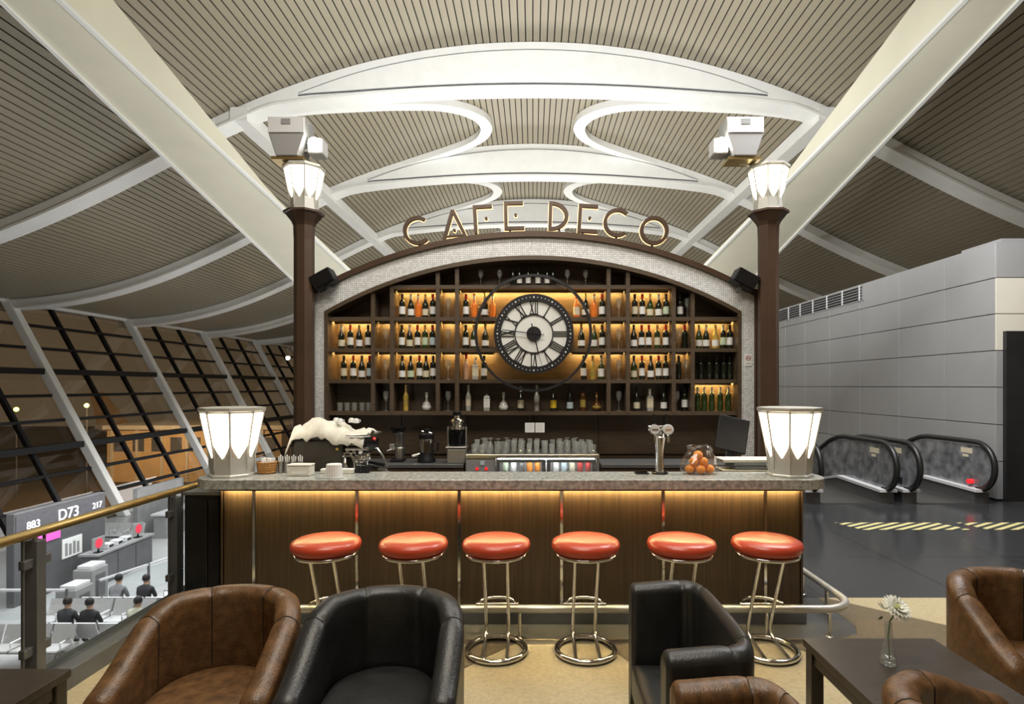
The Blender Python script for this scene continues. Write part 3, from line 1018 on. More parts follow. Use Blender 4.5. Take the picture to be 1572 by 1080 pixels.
# floodlights over the columns
for px, pxl, lab, sd in ((447, 487, 'white box floodlight above the left column lamp', 1), (1138, 1104, 'white box floodlight above the right column lamp', -1)):
    Yf = 6.62
    x, z = PX(px, Yf), PZ(218, Yf)
    t = thing('floodlight', lab, 'floodlight', (x, Yf, z), group='column floodlights')
    lamp_x = (PX(471, 6.7) - 0.03 if sd > 0 else PX(1174, 6.7) + 0.04) - x
    MB().prism([(-0.21, 0.23), (0.21, 0.23), (0.20, 0.04), (0.12, -0.20), (-0.12, -0.20), (-0.20, 0.04)], -0.13, 0.16, 'y').build('housing', M['greypanel'], t, bev=0.01)
    MB().box(-0.20, 0.20, -0.142, -0.13, 0.05, 0.22).build('cover', M['palegrey'], t, bev=0.004)
    MB().box(-0.05, 0.05, -0.148, -0.14, 0.14, 0.20).build('latch', M['midgrey'], t)
    MB().box(-0.18, 0.18, -0.11, 0.12, -0.235, -0.20).build('bracket', M['brass'], t)
    z2 = PZ(326, 6.7) + 0.515 - z
    MB().tube([(0, 0.05, -0.22), (lamp_x, 0.08, z2)], 0.018, 8).build('arm', M['greymetal'], t)
    lx = PX(pxl, Yf) - x
    h = MB().box(lx - 0.085, lx + 0.085, -0.08, 0.12, -0.16, 0.02).build('spot_head', M['palegrey'], t, bev=0.02)
    MB().lathe([(0.055, -0.115), (0.07, -0.10), (0.07, -0.08)], 14, (lx, 0, -0.055), 'y').build('lens', M['flood'], h)
    MB().bar((0, 0, -0.1), (lx, 0, -0.1), 0.03, 0.03).build('yoke', M['greymetal'], t)
    light('floodlight_lamp', 'SPOT', (x + lx, Yf - 0.05, z + 0.40), 5000, (0.97, 0.985, 1.0), 0.08, aim=(0.0, 21.0, 13.6), spot=95, blend=0.9)

# loudspeakers on the shoulders of the arch
for px, py, rot, lab in ((497, 429, -0.50, 'black loudspeaker on the left shoulder of the arch'), (1143, 429, 0.50, 'black loudspeaker on the right shoulder of the arch')):
    Ys = 6.72
    t = thing('loudspeaker', lab, 'speaker', (PX(px, Ys), Ys, PZ(py, Ys)), group='arch loudspeakers')
    R_ = Matrix.Rotation(rot, 4, 'Y')
    for nm, bx_, mm in (('cabinet', (-0.13, 0.13, -0.08, 0.12, -0.085, 0.085), 'black'), ('grille', (-0.12, 0.12, -0.092, -0.08, -0.075, 0.075), 'blackgloss'), ('bracket', (-0.02, 0.02, 0.0, 0.03, -0.17, -0.085), 'darkmetal')):
        b = MB().box(*bx_)
        b.v = [tuple(R_ @ Vector(v)) for v in b.v]
        b.build(nm, M[mm], t, bev=0.012 if nm == 'cabinet' else None)

# ------------------------------------------------------------------ sign letters on the arch
sg = thing('sign_lettering', 'bronze backlit letters standing along the top of the arch', 'sign', (0, SY - 0.02, 0))
LH = 0.335
SW = 0.040


def strokes(ch):
    h = LH
    if ch == 'A':
        return [('l', (-0.13, 0), (0, h)), ('l', (0, h), (0.13, 0)), ('d', (0.0, 0.10)), ('l', (-0.105, 0.035), (0.105, 0.035), 0.018)]
    if ch == 'F':
        return [('l', (-0.085, 0), (-0.085, h)), ('l', (-0.065, h - SW / 2), (0.12, h - SW / 2)), ('d', (0.045, h * 0.52))]
    if ch == 'E':
        return [('l', (-0.095, 0), (-0.095, h)), ('l', (-0.075, h - SW / 2), (0.11, h - SW / 2)), ('l', (-0.075, SW / 2), (0.12, SW / 2)), ('d', (0.02, h * 0.52))]
    if ch == 'D':
        return [('l', (-0.11, 0), (-0.11, h)), ('a', (-0.09, h / 2), h / 2 - SW / 2, -PI / 2, PI / 2, 1.15)]
    if ch == 'C':
        return [('a', (0, h / 2), h / 2 - SW / 2, 0.85, 2 * PI - 0.85, 1.0)]
    return [('a', (0, h / 2), h / 2 - SW / 2, 0, 2 * PI, 1.0)]


def letter_mb(ch, grow, y0, y1):
    b = MB()
    for si_, st in enumerate(strokes(ch)):
        y0 += 0.0007 * (si_ > 0)
        y1 -= 0.0007 * (si_ > 0)
        if st[0] == 'l':
            w = (st[3] if len(st) > 3 else SW) + grow
            a, c = Vector((st[1][0], 0, st[1][1])), Vector((st[2][0], 0, st[2][1]))
            d = (c - a).normalized() * (grow / 2)
            ym = (y0 + y1) / 2
            b.bar((a - d) + Vector((0, ym, 0)), (c + d) + Vector((0, ym, 0)), y1 - y0, w, up=(Vector((0, 1, 0)).cross(c - a)).normalized())
        elif st[0] == 'd':
            b.lathe([(0.018 + grow / 2, y0), (0.018 + grow / 2, y1)], 12, (st[1][0], 0, st[1][1]), 'y')
        else:
            (cx_, cz_), r, a0, a1, ex = st[1], st[2], st[3], st[4], st[5]
            full = abs(a1 - a0 - 2 * PI) < 1e-6
            an = np.linspace(a0, a1, 41)
            if full:
                an = an[:-1]
            w = (SW + grow) / 2
            A_ = [(cx_ + ex * (r - w) * math.cos(a), cz_ + (r - w) * math.sin(a)) for a in an]
            B_ = [(cx_ + ex * (r + w) * math.cos(a), cz_ + (r + w) * math.sin(a)) for a in an]
            b.band(A_, B_, y0, y1, closed=full)
    return b


for ch, px, py in (('C', 644, 354), ('A', 699, 345), ('F', 742, 337), ('E', 789.5, 331.5), ('D', 858.5, 332.4), ('E', 901, 336), ('C', 946, 342), ('O', 1001, 354)):
    x = PX(px, SY - 0.02)
    zc_ = PZ(py, SY - 0.02)
    o = letter_mb(ch, 0, -0.03, 0.02).build('letter', M['bronze'], sg, loc=(x, 0, zc_ - LH / 2))
    ang = -x * 0.10
    o.rotation_euler = (0, -ang, 0)
    letter_mb(ch, 0.010, 0.024, 0.032).build('glow_back', M['halo'], o)
    base = zo(max(-2.5, min(2.5, x))) + 0.06 - (zc_ - LH / 2)
    xo = {'F': -0.085, 'E': -0.05, 'A': -0.12}.get(ch, 0)
    MB().box(xo - 0.012, xo + 0.012, -0.008, 0.012, base + 0.006, 0.03 if ch in 'AF' else 0.02).build('foot', M['bronze'], o)

# ------------------------------------------------------------------ clock
CYk, CZk = SY - 0.062, PZ(513, SY)
ck = thing('wall_clock', 'large black and white clock with roman numerals in front of the shelving', 'clock', (0.012, CYk, CZk))
RC = 0.464


def disc(r0, r1, y0, y1, seg=64):
    an = [2 * PI * k / seg for k in range(seg)]
    return MB().band([(r0 * math.cos(a), r0 * math.sin(a)) for a in an], [(r1 * math.cos(a), r1 * math.sin(a)) for a in an], y0, y1, closed=True)


disc(0.385, RC, -0.03, 0.05).build('rim', M['clockblack'], ck)
disc(0.0005, 0.39, -0.008, 0.04).build('dial', M['clockface'], ck)
disc(0.215, 0.228, -0.018, -0.006).build('inner_ring', M['clockblack'], ck)
for k in range(60):
    a = 2 * PI * k / 60
    r = 0.010 if k % 5 == 0 else 0.0055
    MB().lathe([(r, -0.034), (r, -0.029)], 8, (0.425 * math.sin(a), 0, 0.425 * math.cos(a)), 'y').build('minute_dot', M['clockface'], ck)
NUM = {1: 'I', 2: 'II', 3: 'III', 4: 'IIII', 5: 'V', 6: 'VI', 7: 'VII', 8: 'VIII', 9: 'IX', 10: 'X', 11: 'XI', 12: 'XII'}
for h_, txt in NUM.items():
    a = 2 * PI * h_ / 12
    wd = {'I': 0.024, 'V': 0.058, 'X': 0.058}
    tot = sum(wd[c] for c in txt)
    b = MB()
    x = -tot / 2
    z0, z1 = 0.232, 0.380

    def st(xa, za, xb, zb, w):
        ca, sa = math.cos(a), math.sin(a)
        f = lambda X_, Z_: Vector((X_ * ca + Z_ * sa, -0.013, -X_ * sa + Z_ * ca))
        p, q = f(xa, za), f(xb, zb)
        b.bar(p, q, 0.008, w, up=Vector((0, 1, 0)).cross(q - p).normalized())
    for c in txt:
        cx_ = x + wd[c] / 2
        if c == 'I':
            st(cx_, z0, cx_, z1, 0.011)
        elif c == 'V':
            st(cx_ - 0.02, z1, cx_, z0, 0.013)
            st(cx_ + 0.02, z1, cx_, z0, 0.007)
        else:
            st(cx_ - 0.02, z1, cx_ + 0.02, z0, 0.013)
            st(cx_ + 0.02, z1, cx_ - 0.02, z0, 0.007)
        x += wd[c]
    st(-tot / 2, z0 + 0.002, tot / 2, z0 + 0.002, 0.005)
    st(-tot / 2, z1 - 0.002, tot / 2, z1 - 0.002, 0.005)
    b.build('numeral', M['clockblack'], ck)
MB().lathe([(0.085, -0.03), (0.085, -0.008)], 28, (0, 0, 0), 'y').build('hub', M['clockblack'], ck)


def hand(ang, L, tail, w, y):
    d = Vector((math.sin(ang), 0, math.cos(ang)))
    up = Vector((0, 1, 0)).cross(d).normalized()
    return MB().bar(-d * tail + Vector((0, y, 0)), d * L + Vector((0, y, 0)), 0.006, w, up=up)


hand(math.radians(277), 0.37, 0.12, 0.010, -0.036).build('minute_hand', M['clockblack'], ck)
hand(math.radians(167), 0.25, 0.12, 0.013, -0.042).build('hour_hand', M['clockblack'], ck)
hand(math.radians(166), 0.37, 0.02, 0.004, -0.046).build('second_hand', M['clockblack'], ck)
MB().box(-0.05, 0.05, 0.04, 0.358, -0.05, 0.05).build('mount', M['darkmetal'], ck)
hp = thing('clock_hoop', 'thin black metal hoop encircling the large clock', 'hoop', (0.005, SY - 0.10, PZ(512, SY)))
an = [2 * PI * k / 72 for k in range(72)]
MB().band([(0.652 * math.cos(a), 0.652 * math.sin(a)) for a in an], [(0.682 * math.cos(a), 0.682 * math.sin(a)) for a in an], -0.02, 0.03, closed=True).build('ring', M['clockblack'], hp)
for sa in (ZB[1] - PZ(512, SY), ZB[2] - PZ(512, SY)):
  for ca in (-math.sqrt(0.667 ** 2 - sa * sa), math.sqrt(0.667 ** 2 - sa * sa)):
    MB().tube([(ca, 0.02, sa), (ca, 0.103, sa)], 0.006, 6).build('standoff', M['clockblack'], hp)

# ------------------------------------------------------------------ bottles and glasses
_mc = {}


def cached(key, fn):
    if key not in _mc:
        _mc[key] = fn()
    return _mc[key]


BH = {'bord': 0.285, 'burg': 0.285, 'champ': 0.295, 'spirit': 0.29, 'square': 0.26, 'round': 0.22, 'tall': 0.31}
PROF = {
    'bord': [(0.034, 0), (0.036, 0.006), (0.036, 0.185), (0.030, 0.205), (0.014, 0.222), (0.013, 0.275), (0.015, 0.277), (0.015, 0.285)],
    'burg': [(0.036, 0), (0.039, 0.008), (0.039, 0.140), (0.032, 0.175), (0.018, 0.210), (0.0135, 0.235), (0.013, 0.275), (0.015, 0.277), (0.015, 0.285)],
    'champ': [(0.038, 0), (0.042, 0.008), (0.041, 0.145), (0.030, 0.190), (0.018, 0.220), (0.014, 0.250), (0.016, 0.285), (0.016, 0.295)],
    'spirit': [(0.036, 0), (0.038, 0.006), (0.038, 0.150), (0.034, 0.168), (0.015, 0.195), (0.014, 0.265), (0.017, 0.268), (0.017, 0.29)],
    'square': [(0.040, 0), (0.042, 0.005), (0.042, 0.160), (0.036, 0.175), (0.014, 0.190), (0.013, 0.235), (0.016, 0.238), (0.016, 0.26)],
    'round': [(0.030, 0), (0.050, 0.015), (0.054, 0.05), (0.046, 0.09), (0.018, 0.120), (0.013, 0.140), (0.013, 0.19), (0.019, 0.195), (0.019, 0.22)],
    'tall': [(0.030, 0), (0.032, 0.006), (0.034, 0.17), (0.024, 0.20), (0.013, 0.23), (0.012, 0.29), (0.015, 0.292), (0.015, 0.31)],
}
LAB = {'bord': (0.045, 0.135), 'burg': (0.03, 0.105), 'champ': (0.035, 0.10), 'spirit': (0.035, 0.13), 'square': (0.04, 0.15), 'round': (0.035, 0.065), 'tall': (0.06, 0.14)}


def bottle(px, row, kind, glassm, labm, capm, label, y=7.03):
    zb = (ZB[0], ZB[1], ZB[2], ZB[3], ZB[4])[row] + th + 0.001
    bx_ = PX(px, y)
    rb = max(p[0] for p in PROF[kind]) * (1.18 if kind == 'square' else 1) + 0.003
    for dv in [sg_ * d_ for d_ in XD + [2.423] for sg_ in (-1, 1)]:
        if abs(bx_ - dv) < 0.024 + rb:
            bx_ = dv + (0.024 + rb) * (1 if bx_ > dv else -1)
    t = thing('bottle', label, 'bottle', (bx_, y, zb), group='bottles on the back bar shelves')
    seg = 4 if kind == 'square' else 14
    phs = PI / 4 if kind == 'square' else 0
    prof = PROF[kind]
    if kind == 'square':
        prof = [(r * (1.18 if h < 0.18 else 1.0), h) for r, h in prof]
    body = cached(('b', kind, glassm), lambda: MB().lathe(prof, seg, phase=phs).mesh('body', M[glassm], 40))
    link('body', body, t)
    if labm:
        z0, z1 = LAB[kind]
        rl = np.interp((z0 + z1) / 2, [p[1] for p in prof], [p[0] for p in prof]) + 0.0012
        r1 = np.interp(z1, [p[1] for p in prof], [p[0] for p in prof]) + 0.0012
        r0 = np.interp(z0, [p[1] for p in prof], [p[0] for p in prof]) + 0.0012
        lm = cached(('l', kind, labm), lambda: MB().lathe([(r0, z0), (rl, (z0 + z1) / 2), (r1, z1)], seg, phase=phs, cap=False).mesh('paper_label', M[labm], 40))
        link('paper_label', lm, t)
    if capm:
        hh = BH[kind]
        cm = cached(('c', kind, capm), lambda: MB().lathe([(0.0155, hh - 0.062), (0.0162, hh - 0.01), (0.0172, hh - 0.01), (0.0172, hh + 0.001), (0.001, hh + 0.002)], 12).mesh('foil_cap', M[capm], 40))
        link('foil_cap', cm, t)
    return t


ORD = ['first', 'second', 'third', 'fourth', 'fifth', 'sixth', 'seventh', 'eighth', 'ninth', 'tenth', 'eleventh', 'twelfth', 'thirteenth', 'fourteenth', 'fifteenth', 'sixteenth']
ROWN = {-1: 'above clock', 0: 'top lit shelf', 1: 'middle lit shelf', 2: 'lower lit shelf', 3: 'bottom shelf'}
GL = {'darkglass': 'dark', 'greenglass': 'green', 'brownglass': 'brown', 'orangeglass': 'orange', 'goldglass': 'golden', 'pinkglass': 'rose', 'frost': 'clear'}
CAPN = {'redfoil': 'red-capped', 'goldfoil': 'gold-topped', 'blackfoil': '', 'whitefoil': 'white-capped', None: ''}


def row_of(pxs, row, bay, specs, y=7.03):
    n = len(pxs)
    for i, px in enumerate(pxs):
        kind, g, l, c = specs[i % len(specs)]
        d = ' '.join(w for w in (CAPN[c], GL[g], 'bottle') if w)
        pos = ORD[i] + ' from left' if n > 1 else 'alone'
        label = '%s, %s, %s, %s' % (d, pos, bay, ROWN[row])
        t_ = bottle(px, row + 1, kind, g, l, c, label, y)
        if row < 0:
            t_.scale = (0.9, 0.9, 0.85)


D, G = 'darkglass', 'greenglass'
cW, cC = 'paper', 'cream_label'
b1 = ('bord', D, cW, 'blackfoil')
b2 = ('bord', D, cC, 'blackfoil')
b3 = ('bord', D, cW, 'redfoil')
b4 = ('burg', D, cW, 'whitefoil')
b5 = ('burg', G, cC, 'goldfoil')
bo = ('spirit', 'orangeglass', 'orangeglass', 'whitefoil')
bc = ('champ', D, cW, 'goldfoil')
bg_ = ('burg', G, cW, 'goldfoil')
WL, WLI = 'leftmost wide bay', 'wide bay left of clock'
WRI, WR = 'wide bay right of clock', 'rightmost wide bay'
CL, CR = 'clock bay, left part', 'clock bay, right part'
NR = 'far right narrow bay'
row_of([617.5, 631, 642, 653, 664.5], 0, WLI, [b1, b4, bo, ('burg', D, cC, 'goldfoil'), b3])
row_of([715.5, 728, 744, 756], 0, CL, [b3, bo, bc, bo])
row_of([885, 899, 912, 925.5], 0, CR, [('spirit', 'orangeglass', 'cream_label', 'redfoil'), bc, bo, b3])
row_of([974.5, 986, 998, 1011, 1024.5], 0, WRI, [b2, b3, b5, b4, ('bord', D, 'greenlabel', 'blackfoil')])
row_of([1044], 0, NR, [b1])
row_of([524.5, 538, 551.5, 565], 1, WL, [('burg', D, cC, 'whitefoil'), b3, ('burg', D, cW, 'goldfoil'), b1])
row_of([617, 629, 641, 652.5, 664], 1, WLI, [b1, ('burg', D, cC, 'whitefoil'), b3, ('bord', G, 'greenlabel', 'goldfoil'), ('bord', D, 'bluelabel', 'redfoil')])
row_of([715, 727.5, 745], 1, CL, [b1, ('burg', G, cW, 'goldfoil'), bc])
row_of([892.5, 912, 925], 1, CR, [bc, ('burg', G, cW, 'goldfoil'), b1])
row_of([973, 985, 996, 1009, 1022], 1, WRI, [('burg', D, cW, 'blackfoil'), b3, b3, ('bord', G, cC, 'goldfoil'), b3])
row_of([1053], 1, NR, [('bord', D, None, 'redfoil')])
row_of([1073, 1084, 1098, 1110, 1122], 1, WR, [('burg', G, cW, 'goldfoil'), b4, ('burg', 'goldglass', cW, 'goldfoil'), ('bord', D, 'greenlabel', 'whitefoil'), b1])
row_of([528, 542.5, 555.5, 567.5], 2, WL, [b2, b3, ('burg', D, cW, 'blackfoil'), ('bord', D, 'bluelabel', 'redfoil')])
row_of([617.5, 630.5, 644, 654, 665], 2, WLI, [('burg', D, cW, 'blackfoil'), ('burg', D, 'greenlabel', 'blackfoil'), b3, ('burg', D, cC, 'blackfoil'), b1])
row_of([716, 730, 743], 2, CL, [('tall', 'pinkglass', None, 'redfoil'), ('square', 'frost', cC, 'whitefoil'), b1])
row_of([896, 910, 923], 2, CR, [b1, ('burg', 'goldglass', 'goldlabel', 'goldfoil'), ('spirit', G, cW, 'whitefoil')])
row_of([973, 985.5, 999, 1011, 1022], 2, WRI, [('burg', G, cC, 'blackfoil'), b3, ('burg', D, cW, 'blackfoil'), b3, b1])
row_of([1042], 2, NR, [('bord', D, None, 'blackfoil')])
row_of([1076, 1089, 1100, 1111, 1121], 2, WR, [('bord', D, None, 'blackfoil')] * 5)
row_of([623, 655], 3, WLI, [('tall', 'goldglass', 'goldlabel', 'goldfoil'), ('round', 'frost', cW, 'whitefoil')])
row_of([719, 747.5, 773, 799.5, 824, 849.5, 875, 895, 916], 3, 'clock bay',
       [('tall', 'frost', cC, 'whitefoil'), ('square', 'frost', cW, 'blackfoil'), ('round', 'frost', cW, 'whitefoil'), ('spirit', D, cC, 'whitefoil'),
        ('tall', 'frost', None, 'whitefoil'), ('spirit', D, 'yellowlabel', 'blackfoil'), ('burg', D, 'bluelabel', 'blackfoil'), ('bord', 'brownglass', 'goldlabel', 'blackfoil'), ('round', 'brownglass', 'goldlabel', 'goldfoil')])
row_of([977.5, 997.5, 1019], 3, WRI, [('burg', D, cC, 'blackfoil'), ('square', 'frost', cC, 'whitefoil'), ('burg', D, cW, 'blackfoil')])
row_of([1054], 3, NR, [b1])
row_of([1071, 1081, 1092.5, 1105.5, 1118], 3, WR, [('bord', G, None, 'whitefoil')] * 5)
row_of([787.5, 797.5, 811, 826, 840, 849], -1, 'clock bay', [('bord', D, None, 'blackfoil'), b1, b1, b1, b1, ('bord', D, None, 'blackfoil')])

# wine glasses
_wg = MB().lathe([(0.036, 0), (0.034, 0.003), (0.006, 0.010), (0.0045, 0.10), (0.010, 0.115), (0.032, 0.150), (0.037, 0.185), (0.030, 0.235),
                  (0.0285, 0.235), (0.035, 0.185), (0.030, 0.152), (0.004, 0.118)], 14, cap=False).mesh('wine_glass', M['glass'], 50)


def wineglass(px, row, label):
    zb = ZB[row + 1] + th + 0.001
    o = link('wine_glass', _wg, None, (PX(px, 7.03), 7.03, zb))
    if row < 0:
        o.scale = (0.9, 0.9, 0.85)
    return tag(o, label, 'wine glass', 'wine glasses on the back bar shelves')


for row in (0, 1, 2, 3):
    wineglass(688, row, 'single wine glass in narrow bay left of the clock, %s' % ROWN[row])
    wineglass(950, row, 'single wine glass in narrow bay right of the clock, %s' % ROWN[row])
    if row:
        wineglass(592.5, row, 'single wine glass in far left narrow bay, %s' % ROWN[row])
wineglass(1042, 1, 'wine glass beside red-capped bottle in far right narrow bay')
wineglass(1053, 2, 'wine glass beside dark bottle in far right narrow bay, lower lit shelf')
wineglass(1055, 0, 'wine glass in far right narrow bay, highest lit shelf')
wineglass(1039, 3, 'wine glass in far right narrow bay on the bottom shelf')
for i, px in enumerate((738, 767, 871, 899)):
    wineglass(px, -1, '%s wine glass from left on the top shelf above the clock' % ORD[i])
for i, px in enumerate((522, 533, 544, 556, 566)):
    o = link('tumbler', cached('tumb', lambda: MB().lathe([(0.030, 0), (0.036, 0.10), (0.034, 0.10), (0.028, 0.008), (0.001, 0.008)], 14).mesh('tumbler', M['glass'], 50)), None,
             (PX(px, 7.03), 7.03, ZB[4] + th + 0.001))
    tag(o, '%s clear tumbler from left on the bottom shelf, leftmost bay' % ORD[i], 'glass', 'tumblers on the bottom shelf')

# notices
for xa, xb, lab in ((-0.115, -0.004, 'white paper notice hanging under the shelving, left of two'), (0.006, 0.115, 'white paper notice hanging under the shelving, right of two')):
    t = thing('paper_notice', lab, 'notice', (PX(821, 6.88), 6.885, PZ(656, 6.88)), group='hanging paper notices')
    MB().box(xa, xb, 0, 0.003, -0.057, 0.057).build('sheet', M['paper'], t)
    for q in range(4):
        MB().box(xa + 0.015, xb - 0.015 - 0.01 * (q % 2), -0.001, 0, 0.03 - 0.022 * q, 0.034 - 0.022 * q).build('text_line', M['palegrey'], t)
    xm = (xa + xb) / 2
    MB().tube([(xm, 0.001, 0.055), (xm, 0.03, ZB[4] - th - PZ(656, 6.88) + 0.002)], 0.002, 5).build('hanger', M['black'], t)
ns = thing('no_smoking_sign', 'small white no smoking sign on the right mosaic pillar', 'sign', (PX(1149, 6.86), 6.863, PZ(552, 6.86)))
MB().box(-0.04, 0.04, 0, 0.005, -0.07, 0.07).build('plate', M['paper'], ns)
an = [2 * PI * k / 24 for k in range(24)]
MB().band([(0.022 * math.cos(a), 0.02 + 0.022 * math.sin(a)) for a in an], [(0.029 * math.cos(a), 0.02 + 0.029 * math.sin(a)) for a in an], -0.002, 0.0, closed=True).build('ring', M['redfoil'], ns)
MB().box(-0.018, 0.018, -0.002, 0, 0.016, 0.024).build('cigarette', M['seam'], ns)
MB().box(-0.025, 0.025, -0.002, 0, -0.045, -0.04).build('text_line', M['seam'], ns)

# ------------------------------------------------------------------ back counter, fridge
for xa, xb, lab in ((-2.38, -0.75, 'dark back counter left of the glass door fridge'), (0.74, 2.38, 'dark back counter right of the glass door fridge')):
    t = thing('back_counter', lab, 'counter', (0, 6.35, 0), group='back counters')
    MB().box(xa, xb, 0.02, 0.50, 0, 0.86).build('carcass', M['shelfwood'], t)
    MB().box(xa, xb, 0.0, 0.50, 0.86, 0.90).build('worktop', M['darkmetal'], t, bev=0.004)
    n = 3
    for i in range(n):
        w = (xb - xa) / n
        d_ = MB().box(xa + w * i + 0.01, xa + w * (i + 1) - 0.01, 0.0, 0.02, 0.08, 0.84).build('door', M['wood'], t)
        MB().box(xa + w * i + 0.05, xa + w * i + 0.15, -0.02, 0.0, 0.76, 0.775).build('handle', M['steel'], d_)
fr = thing('bar_fridge', 'low two-door glass fridge with lit interior below the glassware', 'fridge', (0, 6.30, 0))
fx0, fx1 = -0.725, 0.715
MB().box(fx0, fx1, 0.0, 0.55, 0.97, 1.015).build('worktop', M['steel'], fr, bev=0.006)
MB().box(fx0, fx1, 0.50, 0.55, 0.0, 0.97).build('back_wall', M['palegrey'], fr)
MB().box(fx0, -0.40, 0.02, 0.50, 0.05, 0.97).build('machine_compartment', M['greymetal'], fr)
MB().box(fx1 - 0.03, fx1, 0.02, 0.50, 0.05, 0.97).build('side_wall', M['greymetal'], fr)
MB().box(-0.40, fx1, 0.02, 0.50, 0.0, 0.12).build('base', M['greymetal'], fr)
MB().box(-0.40, fx1 - 0.03, 0.10, 0.48, 0.775, 0.785).build('inner_shelf', M['steel'], fr)
MB().box(-0.38, fx1 - 0.05, 0.034, 0.055, 0.950, 0.968).build('light_tube', M['fridgelight'], fr)
pn = MB().box(fx0 + 0.01, -0.41, 0.0, 0.02, 0.30, 0.955).build('control_panel', M['midgrey'], fr)
for x in (-0.60, -0.50):
    MB().lathe([(0.016, -0.01), (0.016, 0.0)], 12, (x, 0, 0.86), 'y').build('indicator', M['redled'], pn)
MB().box(-0.565, -0.52, -0.006, 0, 0.90, 0.945).build('display', M['bluelabel'], pn)
for xa, xb in ((-0.395, 0.135), (0.15, 0.68)):
    d_ = MB()
    d_.box(xa, xa + 0.04, 0, 0.03, 0.12, 0.96).box(xb - 0.04, xb, 0, 0.03, 0.12, 0.96).box(xa + 0.04, xb - 0.04, 0, 0.03, 0.93, 0.96).box(xa + 0.04, xb - 0.04, 0, 0.03, 0.12, 0.17)
    d_ = d_.build('door', M['darkmetal'], fr)
    MB().box(xa + 0.04, xb - 0.04, 0.01, 0.016, 0.17, 0.93).build('pane', M['glass'], d_)
    MB().tube([(xb - 0.02, -0.03, 0.5), (xb - 0.02, -0.03, 0.9)], 0.01, 8).build('handle', M['steel'], d_)
_cans = {}
for i in range(11):
    x = -0.30 + 0.088 * i + (0.03 if i > 4 else 0)
    cm = ['greenlabel', 'paper', 'darkmetal', 'orange', 'orange', 'palegrey', 'paper', 'bluelabel', 'cream_label', 'redfoil', 'redfoil'][i]
    me = cached(('can', cm), lambda: MB().lathe([(0.026, 0), (0.031, 0.006), (0.031, 0.112), (0.026, 0.12), (0.001, 0.119)], 14).mesh('body', M[cm], 40))
    o = link('drink_can', me, None, (x, 6.30 + 0.17, 0.786))
    tag(o, '%s drink can from left inside the lit fridge' % (ORD[i] if i < 10 else 'eleventh'), 'can', 'cans in the fridge')

_hi = MB().lathe([(0.027, 0), (0.031, 0.115), (0.029, 0.115), (0.025, 0.008), (0.001, 0.008)], 12).mesh('highball', M['glass'], 50)
_st = MB().lathe([(0.034, 0), (0.036, 0.003), (0.030, 0.05), (0.022, 0.075), (0.005, 0.09), (0.005, 0.135), (0.032, 0.143), (0.032, 0.146), (0.001, 0.147)], 12).mesh('stem', M['glass'], 50)
k = 0
for rr, yy in enumerate((6.42, 6.54, 6.66, 6.78)):
    kg = ks = 0
    rown = ('front', 'second', 'third', 'back')[rr]
    for i in range(16):
        if (i + rr) % 7 == 5:
            continue
        x = -0.64 + 0.086 * i + random.uniform(-0.012, 0.012)
        stem_ = (rr in (1, 2) and i in (1, 2, 3, 4)) or (rr == 2 and i in (12, 13))
        if stem_:
            o = link('upturned_goblet', _st, None, (x, yy, 1.016))
            tag(o, '%s upturned stemmed goblet from left, %s row of glassware on the bar fridge' % (ORD[kg], rown), 'glass', 'goblets on the bar fridge')
            kg += 1
        else:
            o = link('drinking_glass', _hi, None, (x, yy, 1.016))
            o.scale = (1, 1, random.choice((0.8, 1.0, 1.1)))
            tag(o, '%s straight clear glass from left, %s row of glassware on the bar fridge' % (ORD[ks], rown), 'glass', 'straight glasses on the bar fridge')
            ks += 1

# machines on the back counter
cg = thing('coffee_grinder', 'slim chrome coffee grinder on the left back counter', 'grinder', (PX(611, 6.6), 6.6, 0.901))
MB().box(-0.07, 0.07, -0.08, 0.10, 0, 0.03).build('base', M['black'], cg, bev=0.006)
MB().lathe([(0.055, 0.03), (0.06, 0.15), (0.05, 0.16), (0.05, 0.30), (0.06, 0.32)], 16, (0.015, 0.02, 0)).build('motor_body', M['steel'], cg, smooth=40)
MB().lathe([(0.06, 0.32), (0.085, 0.36), (0.085, 0.385), (0.02, 0.395)], 16, (0.0, 0.02, 0)).build('hopper_lid', M['blackgloss'], cg, smooth=40)
MB().box(-0.085, -0.03, -0.06, 0.0, 0.13, 0.20).build('dosing_head', M['greymetal'], cg, bev=0.006)
MB().tube([(-0.06, -0.06, 0.14), (-0.10, -0.10, 0.13)], 0.012, 8).build('lever', M['chrome'], cg)
bl = thing('blender', 'steel jug blender with black lid on the left back counter', 'blender', (PX(655, 6.55), 6.55, 0.901))
MB().lathe([(0.10, 0), (0.10, 0.03), (0.085, 0.05), (0.075, 0.11)], 16).build('base', M['black'], bl, smooth=40)
MB().lathe([(0.070, 0.11), (0.085, 0.24), (0.085, 0.26)], 16).build('jug', M['chrome'], bl, smooth=40)
MB().lathe([(0.088, 0.26), (0.088, 0.31), (0.04, 0.33), (0.04, 0.37), (0.001, 0.375)], 16).build('lid', M['black'], bl, smooth=40)
MB().tube([(0.08, 0, 0.24), (0.13, 0, 0.22), (0.12, 0, 0.13), (0.075, 0, 0.13)], 0.010, 8).build('handle', M['black'], bl)
MB().tube([(-0.07, 0, 0.09), (-0.16, -0.02, 0.07)], 0.018, 8).build('tap', M['chrome'], bl)
MB().tube([(-0.05, -0.02, 0.345), (0.06, -0.02, 0.325)], 0.007, 8).build('clip', M['chrome'], bl)
jc = thing('lever_juicer', 'tall upright chrome and black juicer beside the fridge', 'juicer', (PX(703, 6.5) - 0.01, 6.5, 0.901))
MB().box(-0.10, 0.10, -0.09, 0.12, 0, 0.16).build('base', M['greymetal'], jc, bev=0.012)
MB().box(-0.115, 0.115, -0.10, 0.13, 0.16, 0.185).build('tray', M['steel'], jc, bev=0.006)
